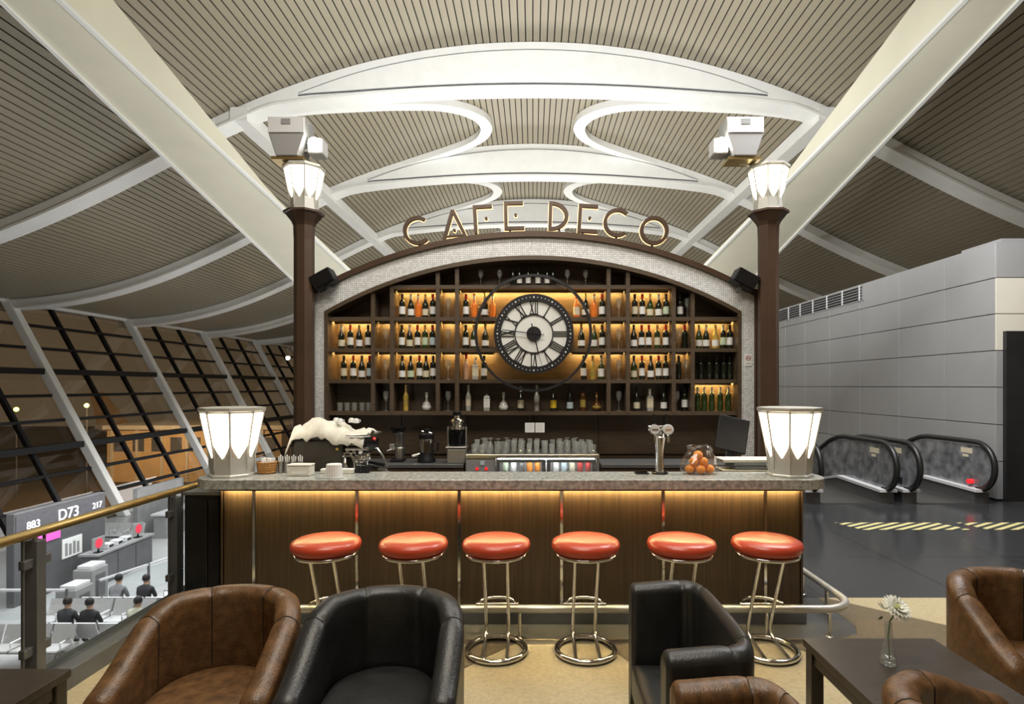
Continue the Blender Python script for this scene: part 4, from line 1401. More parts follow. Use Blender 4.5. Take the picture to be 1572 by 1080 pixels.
for x in (-0.10, 0.10):
    MB().tube([(x, 0, 0.185), (x, 0, 0.40)], 0.013, 10).build('pillar', M['chrome'], jc, smooth=50)
MB().lathe([(0.045, 0.20), (0.05, 0.27), (0.075, 0.33), (0.075, 0.36)], 16).build('bowl', M['blackgloss'], jc, smooth=40)
MB().lathe([(0.085, 0.37), (0.085, 0.40), (0.065, 0.41), (0.065, 0.44), (0.085, 0.45), (0.085, 0.465), (0.04, 0.49), (0.04, 0.52)], 16).build('press_head', M['chrome'], jc, smooth=30)
MB().lathe([(0.045, 0.52), (0.05, 0.56), (0.001, 0.57)], 14).build('knob', M['black'], jc, smooth=40)
MB().box(-0.10, 0.10, 0.09, 0.12, 0.18, 0.42).build('spine', M['black'], jc)
tr = tag(MB().box(-0.30, 0.30, -0.10, 0.12, 0, 0.02).build('black_tray', M['blackgloss'], bev=0.006, loc=(PX(610, 6.46) - 0.0, 6.44, 0.901)), 'flat black tray under the grinder area of the back counter', 'tray')
bpy.data.objects.remove(tr)

# ------------------------------------------------------------------ espresso machine on the work counter
em = thing('espresso_machine', 'large dark espresso machine with chrome groups at the left of the bar', 'coffee machine', (-1.60, 4.86, 0.921))
MB().prism([(-0.325, 0.0), (0.10, 0.0), (0.10, 0.39), (-0.31, 0.41)], -0.22, 0.24, 'y').build('side_body', M['mat'] if 'mat' in M else mat('espresso brown black', (0.045, 0.038, 0.030), 0.35), em, bev=0.02)
MB().box(0.10, 0.33, -0.20, 0.22, 0.0, 0.07).build('drip_tray', M['darkmetal'], em, bev=0.01)
MB().box(0.10, 0.27, -0.20, 0.22, 0.28, 0.40).build('group_housing', M['blackgloss'], em, bev=0.02)
MB().tube([(0.12, -0.215, 0.43), (0.25, -0.215, 0.43), (0.29, -0.17, 0.43), (0.29, 0.2, 0.43), (0.12, 0.2, 0.43)], 0.011, 8).build('cup_rail', M['chrome'], em)
for y in (-0.12, 0.06):
    g_ = MB().lathe([(0.045, 0.20), (0.048, 0.26), (0.042, 0.28)], 16, (0.19, y, 0)).build('group_head', M['chrome'], em, smooth=40)
    MB().lathe([(0.036, 0.165), (0.040, 0.20)], 14, (0.19, y, 0)).build('portafilter', M['chrome'], g_, smooth=40)
    MB().tube([(0.22, y, 0.19), (0.36, y - 0.02, 0.17)], [0.010, 0.016], 8).build('portafilter_handle', M['black'], g_, smooth=40)
MB().tube([(0.16, -0.23, 0.30), (0.20, -0.26, 0.22), (0.215, -0.27, 0.08)], 0.007, 8).build('steam_wand', M['chrome'], em, smooth=40)
MB().tube([(0.27, 0.14, 0.30), (0.33, 0.10, 0.24), (0.38, 0.06, 0.16)], 0.007, 8).build('steam_wand', M['chrome'], em, smooth=40)
MB().lathe([(0.012, -0.235), (0.012, -0.22)], 14, (0.055, 0, 0.33), 'y').build('pressure_gauge', M['goldlabel'], em, smooth=40)
MB().tube([(0.12, -0.225, 0.33), (0.30, -0.225, 0.33)], 0.013, 8).build('front_bar', M['chrome'], em, smooth=40)
MB().lathe([(0.012, 0), (0.02, 0.012), (0.012, 0.028)], 10, (0.31, -0.1, 0.385)).build('valve_knob', M['redfoil'], em, smooth=40)
MB().box(0.11, 0.26, -0.205, -0.20, 0.355, 0.385).build('button_panel', M['steel'], em)
MB().tube([(0.10, -0.215, 0.27), (0.17, -0.235, 0.275), (0.20, -0.235, 0.25), (0.28, -0.235, 0.24)], 0.010, 8).build('water_pipe', M['chrome'], em, smooth=40)
MB().tube([(0.12, -0.22, 0.25), (0.125, -0.24, 0.20), (0.15, -0.24, 0.17)], 0.008, 8).build('hot_water_spout', M['chrome'], em, smooth=40)
for q in range(3):
    MB().lathe([(0.014, -0.235), (0.018, -0.225), (0.018, -0.205)], 12, (0.135 + 0.05 * q, 0, 0.305), 'y').build('control_knob', M['chrome'], em, smooth=40)
MB().tube([(0.10, -0.2, 0.0), (0.10, -0.2, 0.30)], 0.012, 8).build('corner_post', M['chrome'], em, smooth=40)
# folded cloth on the machine
b = MB()
n1, n2 = 22, 14
vs = []
for i in range(n1):
    for j in range(n2):
        u, v = i / (n1 - 1), j / (n2 - 1)
        x = -0.36 + 0.62 * u
        y = -0.25 + 0.46 * v
        z = 0.445 + 0.10 * math.sin(PI * min(1, u * 1.15 + 0.12)) * (0.6 + 0.4 * math.sin(PI * v)) + 0.014 * math.sin(17 * u + 6 * v) + 0.012 * math.sin(37 * u - 15 * v) + 0.008 * math.sin(61 * u + 27 * v)
        if u < 0.1:
            z -= (0.1 - u) * 1.3
        if v < 0.12:
            z -= (0.12 - v) * 0.7
        vs.append((x, y, z))
fs = [(i * n2 + j, (i + 1) * n2 + j, (i + 1) * n2 + j + 1, i * n2 + j + 1) for i in range(n1 - 1) for j in range(n2 - 1)]
b.add(vs, fs)
tw = b.build('folded_cloth', M['cloth'], smooth=60, loc=(-1.60, 4.86, 0.921))
md = tw.modifiers.new('thick', 'SOLIDIFY')
md.thickness = 0.012
tag(tw, 'crumpled off-white cloth draped over the espresso machine', 'cloth')
for i, (x, y) in enumerate(((0.02, -0.06), (0.09, 0.02), (0.15, -0.05), (-0.05, 0.06))):
    t = thing('coffee_cup', '%s upturned white cup from left on top of the espresso machine' % ORD[[1, 2, 3, 0][i]], 'cup', (-1.60 + x, 4.86 + y, 0.921 + 0.525), group='cups on the espresso machine')
    t.scale = (0.75, 0.75, 0.75)
    MB().lathe([(0.034, 0), (0.032, 0.03), (0.018, 0.05), (0.001, 0.05)], 14).build('bowl', M['paper'], t, smooth=40)
    MB().tube([(0.032, 0, 0.01), (0.048, 0, 0.018), (0.045, 0, 0.034), (0.028, 0, 0.036)], 0.004, 6).build('handle', M['paper'], t)

# ------------------------------------------------------------------ things on the stone top, left
ZT = 1.087
bk = thing('wicker_basket', 'small brown wicker basket of sachets beside the left counter lamp', 'basket', (PX(410, 4.46), 4.46, ZT))
MB().lathe([(0.062, 0), (0.070, 0.03), (0.074, 0.085), (0.068, 0.085), (0.060, 0.01), (0.001, 0.008)], 20).build('basket_wall', M['wicker'], bk, smooth=30)
for i in range(5):
    MB().lathe([(0.0735 - 0.002 * (4 - i), 0.006 + 0.018 * i), (0.077 - 0.002 * (4 - i), 0.012 + 0.018 * i), (0.0735 - 0.002 * (4 - i), 0.018 + 0.018 * i)], 20, cap=False).build('weave_band', M['wicker'], bk)
for i in range(9):
    a, r = i * 2.4, 0.018 + 0.026 * (i % 3) / 2
    o = MB().box(-0.012, 0.012, -0.003, 0.003, 0.02, 0.115).build('sugar_sachet', M['paper'], None, loc=(PX(410, 4.46) + r * math.cos(a), 4.46 + r * math.sin(a), ZT + 0.0), rz=a)
    tag(o, 'white paper sachet standing in the wicker basket', 'sachet', 'sachets in the basket')
for i, px in enumerate((431, 441, 451, 461)):
    t = thing('cutlery_tin', '%s small tin of white sticks from left, behind the napkin box' % ORD[i], 'tin', (PX(px, 4.49), 4.49, ZT), group='tins of stirrers')
    MB().lathe([(0.021, 0), (0.023, 0.085), (0.020, 0.085), (0.018, 0.006), (0.001, 0.006)], 14).build('tin', M['steel'], t, smooth=40)
    b = MB()
    for q in range(7):
        b.tube([(0.008 * math.cos(q), 0.008 * math.sin(q), 0.01), (0.016 * math.cos(q), 0.016 * math.sin(q), 0.115 + 0.01 * (q % 3))], 0.004, 5)
    b.build('stirrers', M['paper'], t)
nb = thing('napkin_box', 'white napkin box on the stone top near the espresso machine', 'box', (PX(462, 4.36), 4.36, ZT))
MB().box(-0.085, 0.085, -0.05, 0.05, 0, 0.072).build('box', M['cloth'], nb, bev=0.006)
MB().box(-0.05, 0.06, -0.052, -0.03, 0.018, 0.034).build('napkin', M['paper'], nb)
MB().box(-0.088, 0.088, -0.053, 0.053, 0.072, 0.084).build('lid', M['cloth'], nb, bev=0.005)
fc = thing('flat_carton', 'low white carton lying behind the ribbed cup', 'carton', (PX(518, 4.46), 4.46, ZT))
MB().box(-0.12, 0.13, -0.03, 0.03, 0, 0.03).build('carton', M['cloth'], fc, bev=0.004)
MB().box(-0.121, 0.131, -0.031, 0.031, 0.022, 0.034).build('lid', M['paper'], fc, bev=0.003)
rc = thing('ribbed_cup', 'ribbed white cup standing upside down at the front of the stone top', 'cup', (PX(513, 4.24), 4.24, ZT))
b = MB()
prof = [(0.058, 0), (0.060, 0.01), (0.054, 0.095), (0.050, 0.10), (0.001, 0.10)]
seg = 40
vs = []
for r, h_ in prof:
    for q in range(seg):
        rr = r * (1 + (0.02 if q % 2 else -0.02)) if 0.005 < h_ < 0.099 else r
        vs.append((rr * math.cos(2 * PI * q / seg), rr * math.sin(2 * PI * q / seg), h_))
fs = [(i * seg + q, i * seg + (q + 1) % seg, (i + 1) * seg + (q + 1) % seg, (i + 1) * seg + q) for i in range(len(prof) - 1) for q in range(seg)]
b.add(vs, fs).build('cup_wall', M['paper'], rc)
MB().lathe([(0.061, 0), (0.063, 0.004), (0.061, 0.009)], 32, cap=False).build('rim', M['paper'], rc)
jg = thing('milk_jug', 'small steel milk jug beside the espresso drip tray', 'jug', (PX(572, 4.70) + 0.09, 4.66, 0.921))
MB().lathe([(0.045, 0), (0.048, 0.05), (0.036, 0.13), (0.040, 0.17), (0.037, 0.17), (0.033, 0.13), (0.001, 0.12)], 16).build('jug_body', M['steel'], jg, smooth=40)
MB().tube([(0.040, 0, 0.15), (0.075, 0, 0.13), (0.07, 0, 0.06), (0.046, 0, 0.05)], 0.006, 8).build('handle', M['steel'], jg, smooth=40)
sc_ = thing('saucer_stack', 'stack of white saucers at the right of the espresso machine', 'saucers', (PX(595, 4.80) + 0.07, 4.90, 0.921))
for i in range(6):
    MB().lathe([(0.03, 0.016 * i), (0.075, 0.016 * i + 0.012), (0.077, 0.016 * i + 0.014), (0.03, 0.016 * i + 0.006)], 20).build('saucer', M['paper'], sc_, smooth=40)
o = thing('black_basket', 'small black wire caddy at the foot of the espresso machine', 'caddy', (PX(558, 4.50), 4.49, ZT))
MB().box(-0.055, 0.055, -0.025, 0.025, 0, 0.055).build('tray', M['blackgloss'], o, bev=0.008)
for i in range(5):
    MB().tube([(-0.05 + 0.025 * i, -0.027, 0.0), (-0.05 + 0.025 * i, -0.027, 0.075)], 0.003, 6).build('wire', M['black'], o)
MB().tube([(-0.05, -0.027, 0.075), (0.05, -0.027, 0.075)], 0.003, 6).build('wire', M['black'], o)

# ------------------------------------------------------------------ things on the stone top, right
tp = thing('beer_tap', 'chrome beer tap column with two round white badges on the stone top', 'beer tap', (PX(1013, 4.44), 4.44, ZT))
MB().lathe([(0.062, 0), (0.062, 0.008), (0.050, 0.012)], 20).build('base', M['blackgloss'], tp, smooth=40)
MB().lathe([(0.032, 0.01), (0.030, 0.05), (0.026, 0.10), (0.030, 0.20), (0.040, 0.265), (0.042, 0.275), (0.036, 0.28), (0.034, 0.30), (0.010, 0.31)], 20).build('column', M['chrome'], tp, smooth=40)
MB().tube([(-0.09, 0, 0.345), (0.09, 0, 0.345)], 0.020, 12).build('crossbar', M['chrome'], tp, smooth=40)
MB().lathe([(0.012, 0.30), (0.014, 0.34)], 12).build('neck', M['chrome'], tp, smooth=40)
for x, mk in ((-0.047, 'seam'), (0.052, 'pinkglass')):
    bd = MB().lathe([(0.001, -0.055), (0.034, -0.055), (0.040, -0.050), (0.040, -0.035)], 24, (x, 0, 0.335), 'y').build('badge', M['paper'], tp, smooth=40)
    MB().lathe([(0.037, -0.0565), (0.0405, -0.0545)], 24, (x, 0, 0.335), 'y', cap=False).build('badge_ring', M['seam'] if mk == 'seam' else M['bluelabel'], bd)
    bb_ = MB()
    for q in range(4):
        bb_.box(x - 0.023 + 0.012 * q, x - 0.014 + 0.012 * q, -0.0575, -0.055, 0.328, 0.342)
    bb_.build('badge_text', M[mk], bd)
    MB().tube([(x, -0.01, 0.325), (x, -0.05, 0.29), (x, -0.055, 0.24)], 0.009, 8).build('spout', M['chrome'], tp, smooth=40)
    MB().tube([(x, 0.0, 0.36), (x, 0.0, 0.45)], [0.008, 0.006], 8).build('lever', M['black'], tp)
dt_ = thing('drip_mat', 'small black drip mat left of the beer tap', 'mat', (PX(985, 4.44), 4.44, ZT))
MB().box(-0.05, 0.05, -0.04, 0.04, 0, 0.008).build('mat', M['black'], dt_, bev=0.002)
for i in range(5):
    MB().box(-0.045, 0.045, -0.034 + 0.015 * i, -0.028 + 0.015 * i, 0.008, 0.012).build('ridge', M['blackgloss'], dt_)

bgx, bgy = PX(1073, 4.44), 4.42
pos = [(-0.075, 0.0, 0.036), (0.0, -0.02, 0.036), (0.075, 0.0, 0.036), (-0.04, 0.05, 0.036), (0.04, 0.055, 0.036), (-0.045, 0.0, 0.092), (0.028, 0.0, 0.092), (-0.01, 0.01, 0.14)]
_or = MB().ball((0, 0, 0), 0.036, 16, 10, 0.95).mesh('orange', M['orange'], 70)
for i, p in enumerate(pos):
    o = link('orange', _or, None, (bgx + p[0], bgy + p[1], ZT + p[2]))
    tag(o, 'bright orange fruit inside the clear bag on the bar', 'orange', 'oranges in the bag')
b = MB()
seg, prof = 26, [(0.001, 0.001), (0.12, 0.001), (0.135, 0.03), (0.132, 0.08), (0.11, 0.13), (0.085, 0.17), (0.09, 0.20), (0.055, 0.215)]
vs = []
for ri, (r, h_) in enumerate(prof):
    for q in range(seg):
        rr = r * (1 + 0.07 * math.sin(5 * q + ri * 1.7) * (1 if ri > 1 else 0))
        vs.append((rr * math.cos(2 * PI * q / seg) * 1.05, rr * 0.72 * math.sin(2 * PI * q / seg), h_ + (0.012 * math.sin(7 * q + ri) if ri > 3 else 0)))
fs = [(i * seg + q, i * seg + (q + 1) % seg, (i + 1) * seg + (q + 1) % seg, (i + 1) * seg + q) for i in range(len(prof) - 1) for q in range(seg)]
b.add(vs, fs)
tag(b.build('plastic_bag', M['plasticbag'], loc=(bgx, bgy, ZT)), 'clear crinkled plastic bag holding oranges beside the beer tap', 'bag')
ps = thing('pos_terminal', 'black tilted till screen on the work counter near the right lamp', 'till', (PX(1122, 4.98), 4.98, 0.921))
MB().box(-0.12, 0.12, -0.10, 0.12, 0, 0.05).build('base', M['black'], ps, bev=0.01)
MB().bar((0, 0.05, 0.04), (0, 0.02, 0.40), 0.06, 0.05, up=(0, 1, 0)).build('stand', M['darkmetal'], ps)
b = MB().box(-0.13, 0.13, -0.015, 0.015, -0.15, 0.15)
R_ = Matrix.Rotation(math.radians(-18), 4, 'X') @ Matrix.Rotation(math.radians(14), 4, 'Y')
b.v = [tuple(R_ @ Vector(v) + Vector((0.0, -0.03, 0.42))) for v in b.v]
s_ = b.build('screen_case', M['black'], ps, bev=0.008)
b = MB().box(-0.115, 0.115, 0.0152, 0.017, -0.13, 0.13)
b.v = [tuple(R_ @ Vector(v) + Vector((0.0, -0.03, 0.42))) for v in b.v]
b.build('screen', M['blackgloss'], s_)
for i, (mk, hh, w, dx) in enumerate((('darkmetal', 0.05, 0.42, 0.0), ('steel', 0.03, 0.40, 0.02), ('black', 0.06, 0.38, 0.03), ('cream_label', 0.02, 0.44, -0.02), ('darkmetal', 0.05, 0.36, 0.03), ('cloth', 0.025, 0.42, -0.03))):
    z = 0.921 + sum(v[1] for v in (('a', 0.05), ('a', 0.03), ('a', 0.06), ('a', 0.02), ('a', 0.05), ('a', 0.025))[:i]) + 0.004 * i
    lab = ['lowest dark tray in the stack by the right lamp', 'steel tray second from the bottom of the stack by the right lamp', 'black box in the stack by the right lamp',
           'thin cream folder in the stack by the right lamp', 'upper dark tray in the stack by the right lamp', 'pale folded menu on top of the stack by the right lamp'][i]
    t = thing('serving_tray', lab, 'tray', (1.73 + dx, 4.68, z), group='stack by the right lamp')
    MB().box(-w / 2, w / 2, -0.10, 0.08, 0, hh * 0.6).build('tray_base', M[mk], t, bev=0.004)
    MB().box(-w / 2 - 0.008, w / 2 + 0.008, -0.108, 0.088, hh * 0.6, hh).build('tray_rim', M[mk], t, bev=0.004)


# ------------------------------------------------------------------ bar stools
def stool_proto():
    t = thing('bar_stool', '', 'stool', (0, 0, 0), group='red bar stools along the counter')
    MB().lathe([(0.12, 0.655), (0.195, 0.660), (0.218, 0.680), (0.224, 0.705), (0.216, 0.728), (0.19, 0.742), (0.12, 0.748), (0.001, 0.750)], 40).build('seat_cushion', M['red'], t, smooth=60)
    MB().tube([(0.195 * math.cos(a), 0.195 * math.sin(a), 0.648) for a in np.linspace(0, 2 * PI, 40, endpoint=False)], 0.0125, 8, closed=True).build('seat_ring', M['chrome'], t, smooth=60)
    MB().box(-0.19, 0.19, -0.02, 0.02, 0.636, 0.66).box(-0.02, 0.02, -0.19, 0.19, 0.636, 0.66).build('seat_bracket', M['darkmetal'], t)
    MB().tube([(0.19 * math.cos(a), 0.19 * math.sin(a), 0.019) for a in np.linspace(0, 2 * PI, 48, endpoint=False)], 0.0175, 10, closed=True).build('base_ring', M['chrome'], t, smooth=60)
    for x in (-0.075, 0.075):
        pts = [(x, -0.09, 0.645), (x, -0.02, 0.48), (x, 0.09, 0.22), (x, 0.128, 0.125), (x, 0.132, 0.10), (x, 0.125, 0.075), (x, 0.05, 0.050), (x, -0.12, 0.034), (x, -0.17, 0.030)]
        MB().tube(pts, 0.0125, 10).build('leg', M['chrome'], t, smooth=50)
    an = np.linspace(0, PI, 17)
    pts = [(0.14 * math.cos(a), 0.07 + 0.13 * math.sin(a), 0.285) for a in an]
    MB().tube(pts, 0.010, 8, closed=True).build('footrest', M['chrome'], t, smooth=50)
    return t


sp_ = stool_proto()
SPX = [501, 635, 762, 899, 1046, 1177]
SLAB = ['leftmost red round bar stool, partly behind the armchairs', 'second red bar stool from left, behind the black armchair', 'third red bar stool from left, its base ring in full view',
        'fourth red bar stool from left, left of the tall black armchair', 'fifth red bar stool from left, legs hidden by a black armchair', 'rightmost red round bar stool near the end of the foot rail']
for i, px in enumerate(SPX):
    Y = 3.84
    o = sp_ if i == 0 else dup(sp_, (0, 0, 0))
    o.location = (PX(px, Y - 0.0) * 1.0, Y, 0.009)
    o['label'] = SLAB[i]


# ------------------------------------------------------------------ tub armchairs
def tub_shell(m, seams, n_exp=2.0, wide=1.0, zf=0.53, zb=0.775, ys=0.16):
    R, yf, t = 0.305, -0.30, 0.055
    path = []
    n1, n2 = 22, 70
    for i in range(n1):
        y = yf + (0.0 - yf) * i / n1
        path.append(((-R * wide, y), (-1, 0)))
    pr = []
    for i in range(n2 + 1):
        a = PI - PI * i / n2
        c_, s__ = math.cos(a), math.sin(a)
        pr.append((R * wide * math.copysign(abs(c_) ** (2 / n_exp), c_), 0.98 * R * abs(s__) ** (2 / n_exp)))
    for i, p in enumerate(pr):
        q0, q1 = pr[max(i - 1, 0)], pr[min(i + 1, n2)]
        tx, ty = q1[0] - q0[0], q1[1] - q0[1]
        l_ = math.hypot(tx, ty) or 1
        path.append((p, (-ty / l_, tx / l_)))
    for i in range(1, n1 + 1):
        y = 0.0 + (yf - 0.0) * i / n1
        path.append(((R * wide, y), (1, 0)))

    def hz(y):
        u = max(0.0, min(1.0, (y - yf) / (ys - yf)))
        return zf + (zb - zf) * (u * u * (3 - 2 * u) * 0.6 + u * 0.4)
    vs, fs = [], []
    prof_n = 18
    total = len(path)
    for si, ((x, y), (nx, ny)) in enumerate(path):
        top = hz(y)
        g = 0.0
        for s in seams:
            dd = abs(si - s * (total - 1))
            if dd < 2.2:
                g = max(g, 1 - dd / 2.2)
        endr = 1.0
        de = min(si, total - 1 - si)
        if de < 3:
            endr = (0.80, 0.92, 0.98)[de]
        row = [(t * 0.95, 0.06)]
        row += [(t * 0.98, 0.25), (t, top - 0.10)]
        for a in np.linspace(0, PI, 12):
            row.append((t * math.cos(a), top - t * 0.8 + t * 0.8 * math.sin(a)))
        row += [(-t * 0.98, top - 0.12), (-t * 0.92, 0.42), (-t * 0.9, 0.30)]
        for k, (o_, z) in enumerate(row):
            gg = g * (0.007 if k > 9 else 0.003)
            o2 = o_ * endr
            o2 += gg if k >= 9 else -gg
            zz = z - (gg if 4 < k < 13 else 0) - (0.02 * (1 - endr) * 5 if 3 <= k <= 14 else 0)
            vs.append((x + nx * o2, y + ny * o2, zz))
    m_ = len(row)
    for i in range(total - 1):
        for k in range(m_ - 1):
            fs.append((i * m_ + k, i * m_ + k + 1, (i + 1) * m_ + k + 1, (i + 1) * m_ + k))
        fs.append((i * m_ + m_ - 1, i * m_, (i + 1) * m_, (i + 1) * m_ + m_ - 1))
    fs.append(tuple(range(m_)))
    fs.append(tuple(reversed(range((total - 1) * m_, total * m_))))
    lines = []
    for s in seams:
        st_ = int(round(s * (total - 1)))
        lines.append([vs[st_ * m_ + k] for k in range(3, m_ - 1)])
    return MB().add(vs, fs).mesh('shell', m, 50), lines


def seat_mesh(m, wide=1.0):
    out = []
    for i in range(12):
        out.append((-0.235, -0.31 + 0.31 * i / 12))
    for i in range(25):
        a = PI - PI * i / 24
        out.append((0.235 * math.cos(a), 0.235 * math.sin(a)))
    for i in range(1, 13):
        out.append((0.235, -0.31 * i / 12))
    for i in range(1, 12):
        out.append((0.235 - 0.47 * i / 12, -0.31 - 0.015 * math.sin(PI * i / 12)))
    out = [(x * wide, y) for x, y in out]
    n = len(out)
    cx_, cy_ = 0, -0.05
    rings = [(1.0, 0.28), (1.0, 0.385), (0.985, 0.408), (0.95, 0.42), (0.8, 0.432), (0.5, 0.437), (0.2, 0.438)]
    vs, fs = [], []
    for s, z in rings:
        for x, y in out:
            vs.append((cx_ + (x - cx_) * s, cy_ + (y - cy_) * s, z))
    for i in range(len(rings) - 1):
        for k in range(n):
            fs.append((i * n + k, i * n + (k + 1) % n, (i + 1) * n + (k + 1) % n, (i + 1) * n + k))
    fs.append(tuple(range((len(rings) - 1) * n, len(rings) * n)))
    fs.append(tuple(reversed(range(n))))
    return MB().add(vs, fs).mesh('seat_cushion', m, 50)


def armchair_proto(lm, wide=1.0, **kw):
    t = thing('tub_armchair', '', 'armchair', group='leather tub armchairs')
    me, lines = tub_shell(M[lm], (0.22, 0.40, 0.60, 0.78), wide=wide, **kw)
    sh = link('shell', me, t)
    for ln in lines:
        MB().tube(ln, 0.0028, 6).build('seam', M['stitch'], sh)
    link('seat_cushion', seat_mesh(M[lm], wide), t)
    MB().box(-0.245, 0.245, -0.30, -0.25, 0.07, 0.28).build('front_rail', M[lm], t, bev=0.015)
    for x in (-0.24, 0.24):
        for y in (-0.25, 0.20):
            MB().lathe([(0.018, 0), (0.024, 0.065)], 10, (x, y, 0)).build('foot', M['tablewood'], t, smooth=40)
    return t


chb = armchair_proto('brownleather')
chk = armchair_proto('blackleather')
chb.location = (-1.40, 2.56, 0.007)
chb['label'] = 'brown leather tub armchair left of the black one, near the guard rail'
chk.location = (-0.66, 2.55, 0.007)
chk['label'] = 'black leather tub armchair right of the brown one, facing the camera'
SQ = dict(n_exp=5.0, wide=1.20, zf=0.775, zb=0.79, ys=0.10)
c3 = armchair_proto('blackleather', **SQ)
c3.location, c3.rotation_euler, c3.scale = (0.645, 2.51, 0.007), (0, 0, math.radians(-90)), (1, 0.56, 1)
c3['label'] = 'black leather high-sided armchair seen from the side, in front of the fifth stool'
c4 = armchair_proto('brownleather', **SQ)
c4.location, c4.rotation_euler, c4.scale = (0.625, 1.55, 0.007), (0, 0, math.radians(-90)), (1, 0.56, 1)
c4['label'] = 'brown leather armchair at bottom centre, just in front of the high-sided black one'
c5 = armchair_proto('brownleather', n_exp=3.0, wide=1.1, zf=0.64, ys=0.10)
c5.location, c5.rotation_euler = (1.49, 1.70, 0.007), (0, 0, math.radians(106))
c5['label'] = 'brown leather armchair at bottom right, in front of the flower vase'
dup(chb, (2.44, 2.84, 0.007), 0, 'brown leather tub armchair at the right edge beyond the table')


# ------------------------------------------------------------------ tables and vase
def table(loc, w, d, label):
    t = thing('coffee_table', label, 'table', loc, group='dark coffee tables')
    MB().box(0, w, 0, d, 0.465, 0.50).build('table_top', M['tablewood'], t, bev=0.003)
    MB().box(0.03, w - 0.03, 0.02, 0.04, 0.40, 0.465).build('apron', M['tablewood'], t)
    MB().box(0.03, w - 0.03, d - 0.04, d - 0.02, 0.40, 0.465).build('apron', M['tablewood'], t)
    MB().box(0.02, 0.04, 0.03, d - 0.03, 0.40, 0.465).build('apron', M['tablewood'], t)
    MB().box(w - 0.04, w - 0.02, 0.03, d - 0.03, 0.40, 0.465).build('apron', M['tablewood'], t)
    for x in (0.01, w - 0.07):
        for y in (0.01, d - 0.07):
            MB().box(x, x + 0.06, y, y + 0.06, 0, 0.465).build('leg', M['tablewood'], t, bev=0.003)
    return t


table((1.33, 2.28, 0.007), 0.64, 0.61, 'dark wood coffee table carrying the flower vase')
table((-2.64, 1.98, 0.007), 0.61, 0.60, 'dark wood coffee table at bottom left by the guard rail')
vs_ = thing('bud_vase', 'slim clear glass bud vase on the dark coffee table', 'vase', (PX(1364, 2.62), 2.62, 0.508))
MB().lathe([(0.030, 0), (0.034, 0.004), (0.033, 0.03), (0.020, 0.10), (0.014, 0.16), (0.016, 0.185), (0.0145, 0.185), (0.012, 0.16), (0.017, 0.10), (0.028, 0.03), (0.001, 0.02)], 18).build('vase_glass', M['glass'], vs_, smooth=50)
fl = thing('white_flower', 'white chrysanthemum standing in the bud vase', 'flower', (PX(1364, 2.62), 2.62, 0.530))
MB().tube([(0.005, 0, 0.0), (-0.002, 0, 0.10), (0.006, 0, 0.17), (0.028, -0.012, 0.215)], 0.0035, 6).build('stem', M['leaf'], fl)
hd = Vector((0.026, -0.014, 0.232))
ax = Vector((0.25, -0.62, 0.74)).normalized()
e1_ = ax.cross(Vector((1, 0, 0))).normalized()
e2_ = ax.cross(e1_).normalized()
for ring_, (cnt, ln, tilt) in enumerate(((20, 0.064, 0.05), (18, 0.058, 0.35), (14, 0.046, 0.70), (9, 0.032, 1.05))):
    for q in range(cnt):
        a = 2 * PI * q / cnt + ring_ * 0.17
        dirv = ((e1_ * math.cos(a) + e2_ * math.sin(a)) * math.cos(tilt) + ax * math.sin(tilt)).normalized()
        side = dirv.cross(ax).normalized() * 0.0075
        up_ = side.cross(dirv).normalized() * 0.004
        p0, p1, p2 = hd, hd + dirv * ln * 0.6, hd + dirv * ln
        MB().add([p0 - side * 0.4, p0 + side * 0.4, p1 + side, p2 + side * 0.45, p2 - side * 0.45, p1 - side, p1 + up_],
                 [(0, 1, 2, 6), (0, 6, 5), (5, 6, 3, 4), (6, 2, 3)]).build('petal', M['petal'], fl)
MB().ball(tuple(hd + Vector((0, -0.008, 0.01))), 0.012, 10, 6).build('flower_heart', M['yellow'], fl, smooth=60)
for q in range(9):
    a = 2 * PI * q / 9
    dv = Vector((math.cos(a) * 0.024, math.sin(a) * 0.02, 0.012 + 0.01 * (q % 3)))
    c = Vector((-0.022, -0.01, 0.225))
    MB().add([c, c + dv * 0.6 + Vector((0, 0, 0.006)), c + dv * 1.4, c + dv * 0.6 - Vector((0, 0, 0.006))], [(0, 1, 2), (0, 2, 3)]).build('petal', M['petal'], fl)
for q in range(3):
    c = Vector((-0.03, -0.01, 0.19))
    dv = Vector((-0.03 + 0.012 * q, -0.01, 0.008 * q - 0.004))
    MB().add([c, c + dv * 0.5 + Vector((0, 0, 0.008)), c + dv, c + dv * 0.5 - Vector((0, 0, 0.006))], [(0, 1, 2, 3)]).build('leaf', M['leaf'], fl)

# ------------------------------------------------------------------ gate level below
ZL = -5.0
gw = thing('gate_sign_wall', 'dark grey gate display wall with white gate number on the lower level', 'sign wall', (-15.75, 19.7, ZL))
MB().box(-0.25, 0.0, -1.9, 1.9, 0, 2.85).build('wall_body', M['deskgrey'], gw, bev=0.02)
MB().box(-0.02, 0.02, -1.85, 1.85, 2.05, 2.75).build('display_band', M['seam'], gw)


def text(body, size, loc, m, parent, name='sign_text', rot=(PI / 2, 0, PI / 2)):
    c = bpy.data.curves.new(name, 'FONT')
    c.body = body
    c.size = size
    c.align_x = 'CENTER'
    c.extrude = 0.01
    c.materials.append(m)
    o = bpy.data.objects.new(name, c)
    COL.objects.link(o)
    o.parent = parent
    o.location = loc
    o.rotation_euler = rot
    return o


